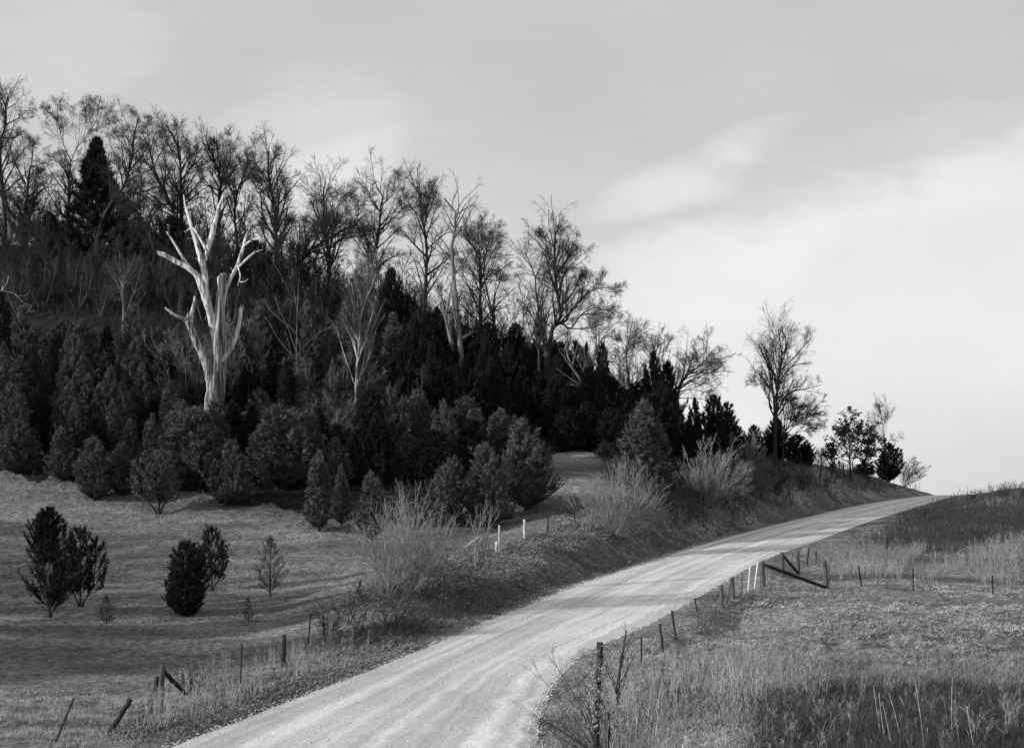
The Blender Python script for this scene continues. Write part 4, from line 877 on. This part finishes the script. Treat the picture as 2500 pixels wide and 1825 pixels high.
# foreground stalks
def stalk(px, Y, p1, label):
    x, y, z = at(px, Y); B_ = Wp(*p1, Y+.3); A_ = np.array([x, y, z-.1]); rg = np.random.default_rng(int(px))
    n = 30; s_ = np.linspace(0, 1, n)[:, None]; P = (B_-A_)*s_+np.sin(s_*np.pi)*np.array([[.05, 0, 0]])*rg.uniform(-1, 1)
    r = np.where(np.arange(n) % 5 == 0, .0105, .006)*(1-.5*s_[:, 0]); mb = MB(); tubes(mb, P, r, 6)
    for q in (9, 14, 19, 24): tubes(mb, np.stack([P[q], P[q]+rg.normal(size=3)*.03+[0, 0, .08]]), np.array([.003, .001]), 4)
    o = mb.build('dead_stalk', MT['weed']); o.location = tuple(A_); tag(o, label, 'stalk', 'jointed dead stalks in the foreground')
for k, (a, Y, b) in enumerate([(2160,22,(2132,1672)),(2178,21.5,(2146,1690)),(2190,21,(2155,1712)),(2212,21.5,(2170,1690)),(2262,20.5,(2232,1650)),(2332,20.5,(2325,1650)),(2342,20,(2333,1745)),(2405,20,(2360,1722)),(2450,20.5,(2432,1760))]):
    stalk(a, Y, b, '%s jointed pale stalk from the left in the bottom right weeds' % ordn(k))
for k, (px, Y, s_, lab) in enumerate([(1085, 66.5, .16, 'pale stone in the bank below the biggest bush'), (1170, 81, .12, 'small pale stone near the lichened posts'), (1536, 94, .14, 'pale stone at the foot of the bank by the road bend')]):
    x, y, z = at(px, Y); rg = np.random.default_rng(k); th = np.linspace(0, np.pi, 9)
    mb = MB(); P = np.stack([np.zeros(9), np.zeros(9), -np.cos(th)*s_*.7], 1); tubes(mb, P, np.sin(th)*s_+1e-4, 12, (rg, .35, 1.5))
    o = mb.build('stone', MT['stone']); o.location = (x, y, z+.04); tag(o, lab, 'stone')

# ------------------------------------------------------------------ grass, weeds, brush (uncountable)
def scatter(rg, n, pxr, Yr):
    px = rg.uniform(*pxr, n); Y = np.exp(rg.uniform(math.log(Yr[0]), math.log(Yr[1]), n))
    x = (px-1250)/F*Y; u = (px-pxr[0])/(pxr[1]-pxr[0]); q = np.log(Y/Yr[0])/math.log(Yr[1]/Yr[0])
    e = np.minimum(np.minimum(u, 1-u), np.minimum(q, 1-q))*5+1.8*fbm(x*.22, Y*.22, 3, 55); k = e > rg.random(n)*.9-.1
    return x[k], Y[k], px[k]
def blades(name, m, x, y, h, n_per, spread, lean, wd, seed, wind=(.25, 0), curved=False):
    rg = np.random.default_rng(seed); sd = road_sd(x, y); k = sd > rg.uniform(.0, .5, len(sd)); x, y, h = x[k], y[k], h[k]*np.where(sd[k] < 1.2, .5, 1.)
    x = np.repeat(x, n_per)+rg.normal(size=len(x)*n_per)*spread*np.repeat(h, n_per)
    y = np.repeat(y, n_per)+rg.normal(size=len(x))*spread*np.repeat(h, n_per); h = np.repeat(h, n_per)*rg.uniform(.5, 1.2, len(x))
    z = hterr(x, y)-.03; K = len(x)
    p = np.stack([x, y, z], 1); d = nrm(np.stack([rg.normal(size=K)*lean+wind[0], rg.normal(size=K)*lean+wind[1], np.ones(K)], 1))
    W_ = (wd*(.6+.8*rg.random(K))*(.6+y/60))[:, None]
    s_ = nrm(np.cross(d, rg.normal(size=(K, 3))))*W_
    if curved:
        mid = p+d*(h*.6)[:, None]; d2 = nrm(d+np.stack([rg.normal(size=K)*.4+wind[0], rg.normal(size=K)*.4-.3, -np.full(K, .55)], 1)); tip = mid+d2*(h*.55)[:, None]
        v = np.stack([p-s_, p+s_, mid+s_*.7, mid-s_*.7, tip], 1); b = (np.arange(K)*5)[:, None]
        mb = MB(); mb.add(v, b+np.array([[0, 1, 2, 3]]), b+np.array([[3, 2, 4]]))
    else:
        mb = MB(); mb.add(np.stack([p-s_, p+s_, p+d*h[:, None]], 1), t=np.arange(K*3).reshape(-1, 3))
    return tag(mb.build(name, MT[m], smooth=False), {'grass': 'dry grass'}.get(name, name), None, None, 'stuff')
rg = np.random.default_rng(31)
def lab(o, s_, c): o['label'] = s_; o['category'] = c; return o
# pasture
x, y, px = scatter(rg, 110000, (-250, 1450), (33, 128)); k = (fbm(x*.35, y*.9, 3, 91) > -.20); x, y = x[k], y[k]
lab(blades('pasture_grass', 'grass', x, y, .07+.09*np.clip(fbm(x*.4, y*.8, 3, 92)+.3, 0, 1), 4, .6, .6, .010, 1), 'short dry grass over the left pasture', 'grass')
# taller pale grass ribbons: sunlit bands of the pasture painted in blade colour
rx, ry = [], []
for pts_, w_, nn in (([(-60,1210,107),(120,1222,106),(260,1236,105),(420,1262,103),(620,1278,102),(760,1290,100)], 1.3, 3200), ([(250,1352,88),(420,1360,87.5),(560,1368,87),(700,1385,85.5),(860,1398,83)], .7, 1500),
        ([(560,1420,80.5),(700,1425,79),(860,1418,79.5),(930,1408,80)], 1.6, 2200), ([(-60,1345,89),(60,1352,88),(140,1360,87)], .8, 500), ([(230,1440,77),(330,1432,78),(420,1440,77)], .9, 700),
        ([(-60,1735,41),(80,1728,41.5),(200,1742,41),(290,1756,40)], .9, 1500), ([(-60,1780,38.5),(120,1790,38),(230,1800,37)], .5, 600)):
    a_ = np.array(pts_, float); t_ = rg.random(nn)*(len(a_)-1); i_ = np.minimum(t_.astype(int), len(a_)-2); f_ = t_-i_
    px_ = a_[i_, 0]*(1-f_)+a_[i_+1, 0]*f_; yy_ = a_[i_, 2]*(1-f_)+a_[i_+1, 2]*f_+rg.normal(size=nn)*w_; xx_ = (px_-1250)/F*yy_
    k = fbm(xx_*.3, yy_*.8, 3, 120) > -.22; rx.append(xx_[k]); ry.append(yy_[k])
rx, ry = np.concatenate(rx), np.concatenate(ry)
lab(blades('painted_sun_grass', 'bleached', rx, ry, .10+.12*rg.random(len(rx)), 16, 1.6, .6, .005, 64, (.3, 0)), 'ribbons of taller pale grass painting the sunlit bands of the pasture', 'grass')
# left verge + bank
sdm = lambda x, y: road_sd(x, y)
x, y, px = scatter(rg, 90000, (-100, 2350), (32, 185)); sd = sdm(x, y)
left = px < np.interp(y, [p[2] for p in Lr[2:]], [p[0] for p in Lr[2:]])+5
k = left & (sd > 0) & (sd < 3.+.09*np.maximum(y-45, 0)+2.5*fbm(x*.2, y*.2, 2, 93)); x1, y1 = x[k], y[k]
lab(blades('bank_grass', 'longgrass', x1, y1, .20+.42*np.clip(fbm(x1*.5, y1*.5, 3, 94)+.3, 0, 1), 10, .6, .4, .011, 2, (.35, -.2), True), 'long matted grass on the roadside bank', 'grass')
k = left & (sd > 0) & (sd < 3.2) & (y < 60); x1, y1 = x[k], y[k]
lab(blades('verge_grass', 'palegrass', x1, y1, (.10+.22*np.clip(fbm(x1*.5, y1*.5, 3, 95)+.2, 0, 1)), 7, .7, .4, .006, 3, (.1, 0), True), 'pale dry grass on the left road verge', 'grass')
# right side
right = ~left
k = right & (sd > 0) & (sd < 2.2+1.5*fbm(x*.3, y*.3, 2, 96)); x1, y1 = x[k], y[k]
lab(blades('roadside_grass', 'grass', x1, y1, .10+.14*rg.random(k.sum()), 8, .7, .4, .007, 4), 'short dry grass on the right road edge', 'grass')
x, y, px = scatter(rg, 70000, (1340, 2650), (19, 84)); sd = sdm(x, y); f_ = fbm(x*.45, y*.6, 3, 97); k = (sd > 0) & (f_ > -.22+.2*rg.random(len(x)))
x, y, px, f_ = x[k], y[k], px[k], f_[k]
lab(blades('meadow_grass', 'meadow', x, y, (.10+.16*np.clip(f_+.35, 0, 1))*np.where(y < 45, 1.35, 1.), 6, .9, .55, .0085, 5, (.3, 0), True), 'matted dry grass over the right-hand meadow', 'grass')
x, y, px = scatter(rg, 16000, (1300, 2800), (15, 36)); k = road_sd(x, y) > .3; x, y = x[k], y[k]
lab(blades('foreground_grass', 'longgrass', x, y, .12+.18*rg.random(len(x)), 7, .9, .7, .005, 63, (.25, 0), True), 'matted short grass in the near right foreground', 'grass')
x, y, px = scatter(rg, 22000, (1300, 2800), (17, 46)); py_ = 0; sd = sdm(x, y)
k = (sd > .4) & (fbm(x*.6, y*.6, 3, 98) > .02); x, y = x[k], y[k]
lab(blades('undergrowth', 'longgrass', x, y, .25+.4*np.clip(fbm(x*.5, y*.5, 2, 99)+.3, 0, 1), 10, .5, .3, .005, 6, (.1, 0), True), 'dark rank undergrowth in the foreground ditch', 'undergrowth')
x, y, px = scatter(rg, 22000, (1900, 2640), (18.5, 30))
lab(blades('dark_brush', 'brush', x, y, .25+.50*rg.random(len(x)), 11, .5, .5, .007, 61, (.1, 0), True), 'dark leafy brush patch at the bottom right', 'brush')
x, y, px = scatter(rg, 3500, (1470, 1640), (26, 37)); k = road_sd(x, y) > 3; x, y = x[k], y[k]
lab(blades('ditch_brush', 'brush', x, y, .25+.4*rg.random(len(x)), 9, .5, .5, .006, 62, (.1, 0), True), 'dark brush in the ditch beside the vine-covered post', 'brush')
def weeds(name, m, x, y, h, seed, tw, label, cat, br=5, lean=.1):
    rg = np.random.default_rng(seed); sd = road_sd(x, y); k = sd > .5; x, y, h = x[k], y[k], h[k]
    K = len(x); z = hterr(x, y, sd[k])-.05; n = 5; P = np.zeros((K, n, 3)); P[:, 0] = np.stack([x, y, z], 1)
    d = nrm(np.stack([rg.normal(size=K)*lean, rg.normal(size=K)*lean, np.ones(K)], 1))
    for j in range(1, n): P[:, j] = P[:, j-1]+d*(h/(n-1))[:, None]; d = nrm(d+rg.normal(size=(K, 3))*.07)
    R = (tw*(.7+.6*rg.random(K)))[:, None]*(1-.6*np.linspace(0, 1, n))[None]; mb = MB(); tubes(mb, P, R, 3)
    if br:
        Q, r = grow(rg, P, R, br, .4, 1., .5, .28, 3, .15, .2, .7, tw*.45, .05, .5); tubes(mb, Q, r, 3)
        Q2, r2 = grow(rg, Q, r, 3, .3, 1., .6, .5, 2, .1, .2, .8, tw*.4, .03, .2); tubes(mb, Q2, r2, 3)
    o = mb.build(name, MT[m]); return tag(o, label, cat, None, 'stuff')
# loose stones on and beside the road
n = 26000; k = rg.integers(0, nl-1, n); q = np.where(rg.random(n) < .55, rg.choice([0.01, .985], n)+rg.normal(size=n)*.016, rg.random(n))
k = k[(LD[k, 1] > 30) & (LD[k, 1] < 110)]; n = len(k); q = q[:n]
gx = LD[k, 0]*(1-q)+RD[k, 0]*q; gy = LD[k, 1]*(1-q)+RD[k, 1]*q; gzz = np.where((q > .02) & (q < .98), LD[k, 2]*(1-q)+RD[k, 2]*q, hterr(gx, gy))+.015
r = rg.uniform(.008, .028, n)*(1+gy/120); oc = np.array([[1, 0, 0], [0, 1, 0], [-1, 0, 0], [0, -1, 0], [0, 0, .8], [0, 0, -.8]])
v = np.stack([gx, gy, gzz], 1)[:, None]+oc[None]*r[:, None, None]*rg.uniform(.6, 1.3, (n, 6, 1))
ft = np.array([[0, 1, 4], [1, 2, 4], [2, 3, 4], [3, 0, 4], [1, 0, 5], [2, 1, 5], [3, 2, 5], [0, 3, 5]])
mb = MB(); mb.add(v, t=(np.arange(n)*6)[:, None, None]+ft[None]); o = mb.build('gravel', MT['gravel'], smooth=False); tag(o, 'loose pale stones scattered over the gravel road and its edges', 'gravel', None, 'stuff')
# tall weeds, centre right foreground
x, y, px = scatter(rg, 2300, (1480, 2020), (27, 48)); k = (fbm(x*.6, y*.6, 2, 101) > -.18); x, y = x[k], y[k]
zt = CZ-(np.interp(1250+F*x/y, [1480, 1600, 1700, 1800, 2000], [1640, 1620, 1575, 1555, 1600])+rg.uniform(0, 120, len(x))-Y0)/F*y
weeds('tall_weeds', 'weed', x, y, np.clip(np.minimum(zt-hs(x, y), 1.8), .15, 2), 7, .0095, 'tall dry weed stalks behind the vine-covered post', 'weeds', br=2)
x, y, px = scatter(rg, 1300, (1480, 2600), (20, 44)); weeds('scattered_weeds', 'grass', x, y, rg.uniform(.3, .9, len(x)), 8, .0045, 'scattered dry weeds in the right foreground', 'weeds')
x, y, px = scatter(rg, 2600, (2230, 2620), (82, 104)); e = (px-2230)/330+1.5*fbm(x*.25, y*.25, 3, 102); k = e > .35+.5*rg.random(len(x)); x, y, e = x[k], y[k], e[k]
weeds('bright_weeds', 'weed', x, y, rg.uniform(.4, 1.9, len(x))*np.clip(e, .35, 1.1), 9, .012, 'bright tall dead grass at the right edge of the meadow', 'weeds', br=4)
x, y, px = scatter(rg, 9000, (2080, 2650), (100, 156)); sd = sdm(x, y); k = (sd > 3.5) & (fbm(x*.15, y*.15, 2, 103) > -.35); x, y = x[k], y[k]
weeds('brush', 'brush', x, y, rg.uniform(.5, 1.5, len(x)), 10, .016, 'dark brush covering the far right bank', 'brush', br=5, lean=.3)
x, y, px = scatter(rg, 5000, (1960, 2300), (84, 106)); sd = sdm(x, y); k = (sd > 1.) & (sd < 9); x, y = x[k], y[k]
weeds('verge_weeds', 'grass', x, y, rg.uniform(.3, .9, len(x)), 11, .010, 'pale weeds between the far bank and the road', 'weeds', br=3)
# left bank brush
x, y, px = scatter(rg, 30000, (1470, 2320), (96, 192)); sd = sdm(x, y); lft = px < np.interp(y, [p[2] for p in Lr[2:]], [p[0] for p in Lr[2:]])
k = lft & (sd > 2.2+1.5*fbm(x*.2, y*.2, 2, 105)) & (sd < 19) & (fbm(x*.16, y*.16, 3, 104) > -.16); x, y = x[k], y[k]
weeds('bank_brush', 'midtwig', x, y, rg.uniform(.4, 1.2, len(x))*(1+1.6*np.clip(fbm(x*.2, y*.2, 2, 107)+.1, 0, 1)), 12, .014, 'tangled bare brush on the cut bank above the road', 'brush', br=6, lean=.35)
x, y, px = scatter(rg, 4500, (780, 1200), (56, 84)); sd = sdm(x, y); lft = px < np.interp(y, [p[2] for p in Lr[2:]], [p[0] for p in Lr[2:]])
k = lft & (sd > 1.6) & (sd < 8) & (fbm(x*.3, y*.3, 3, 106) > -.25); x, y = x[k], y[k]
x, y = x[::2], y[::2]
weeds('bank_bramble', 'midtwig', x, y, rg.uniform(.4, 1.2, len(x)), 13, .009, 'dark brambles on the bank under the pale bushes', 'brush', br=7, lean=.9)
x, y, px = scatter(rg, 3800, (330, 900), (36, 60)); sd = sdm(x, y); k = (sd > .8) & (sd < 5) & (fbm(x*.35, y*.35, 3, 108) > -.05); x, y = x[k], y[k]
weeds('verge_stalks', 'weed', x, y, rg.uniform(.3, 1.1, len(x)), 14, .006, 'dry stalks along the left fence line', 'weeds', br=3)
# dark forest floor litter on the hill
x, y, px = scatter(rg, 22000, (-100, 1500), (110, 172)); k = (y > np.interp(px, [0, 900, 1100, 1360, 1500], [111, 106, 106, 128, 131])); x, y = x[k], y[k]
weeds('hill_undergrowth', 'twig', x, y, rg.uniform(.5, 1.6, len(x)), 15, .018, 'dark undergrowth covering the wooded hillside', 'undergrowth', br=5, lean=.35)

# ------------------------------------------------------------------ the neighbouring grove beyond the left frame edge (throws its shade over the pasture and road)
GG = 'trees of the grove beyond the left edge'
k = 0
for (x, y, H, kind) in [(-45,48,11,0),(-49,50.5,13,0),(-45,53,12,1),(-50,56,13,0),(-46,59,12,0),(-52,62,13,1),(-58,49,12,0),(-60,54,14,0),(-46,65,10,0),(-56,68,12,0),(-62,75,13,0),(-60,84,11,0),(-66,91,12,0),(-58,60,13,0),(-54,72,16,0),(-50,78.5,17,0),(-56,81,15,0),(-58,87.5,17,0),(-60,93,16,0),(-64,99,16,0),(-47,64.5,15,0),(-49,59.5,16,0),(-44,55,15,0)]:
    y -= (-x-8)*.34; z = gz(x, y)
    src = bp[('dark', k % 3)] if ('dark', k % 3) in bp else list(bp.values())[0]
    q = H/6.
    if kind == 0: copy_thing(src, (x, y, z), rs.uniform(0, 6), (q, q, q), '%s bare tree of the grove outside the left edge, counted from the near end' % ordn(k), 'bare tree', GG)
    else:
        c = list(CP.values())[0]; copy_thing(c, (x, y, z), rs.uniform(0, 6), (q*.8, q*.8, q), '%s tree, a cedar, of the grove outside the left edge' % ordn(k), 'cedar', GG)
    k += 1
print('objects', len(bpy.data.objects), 'tris', sum(len(m.loops)-2*len(m.polygons) for m in bpy.data.meshes))
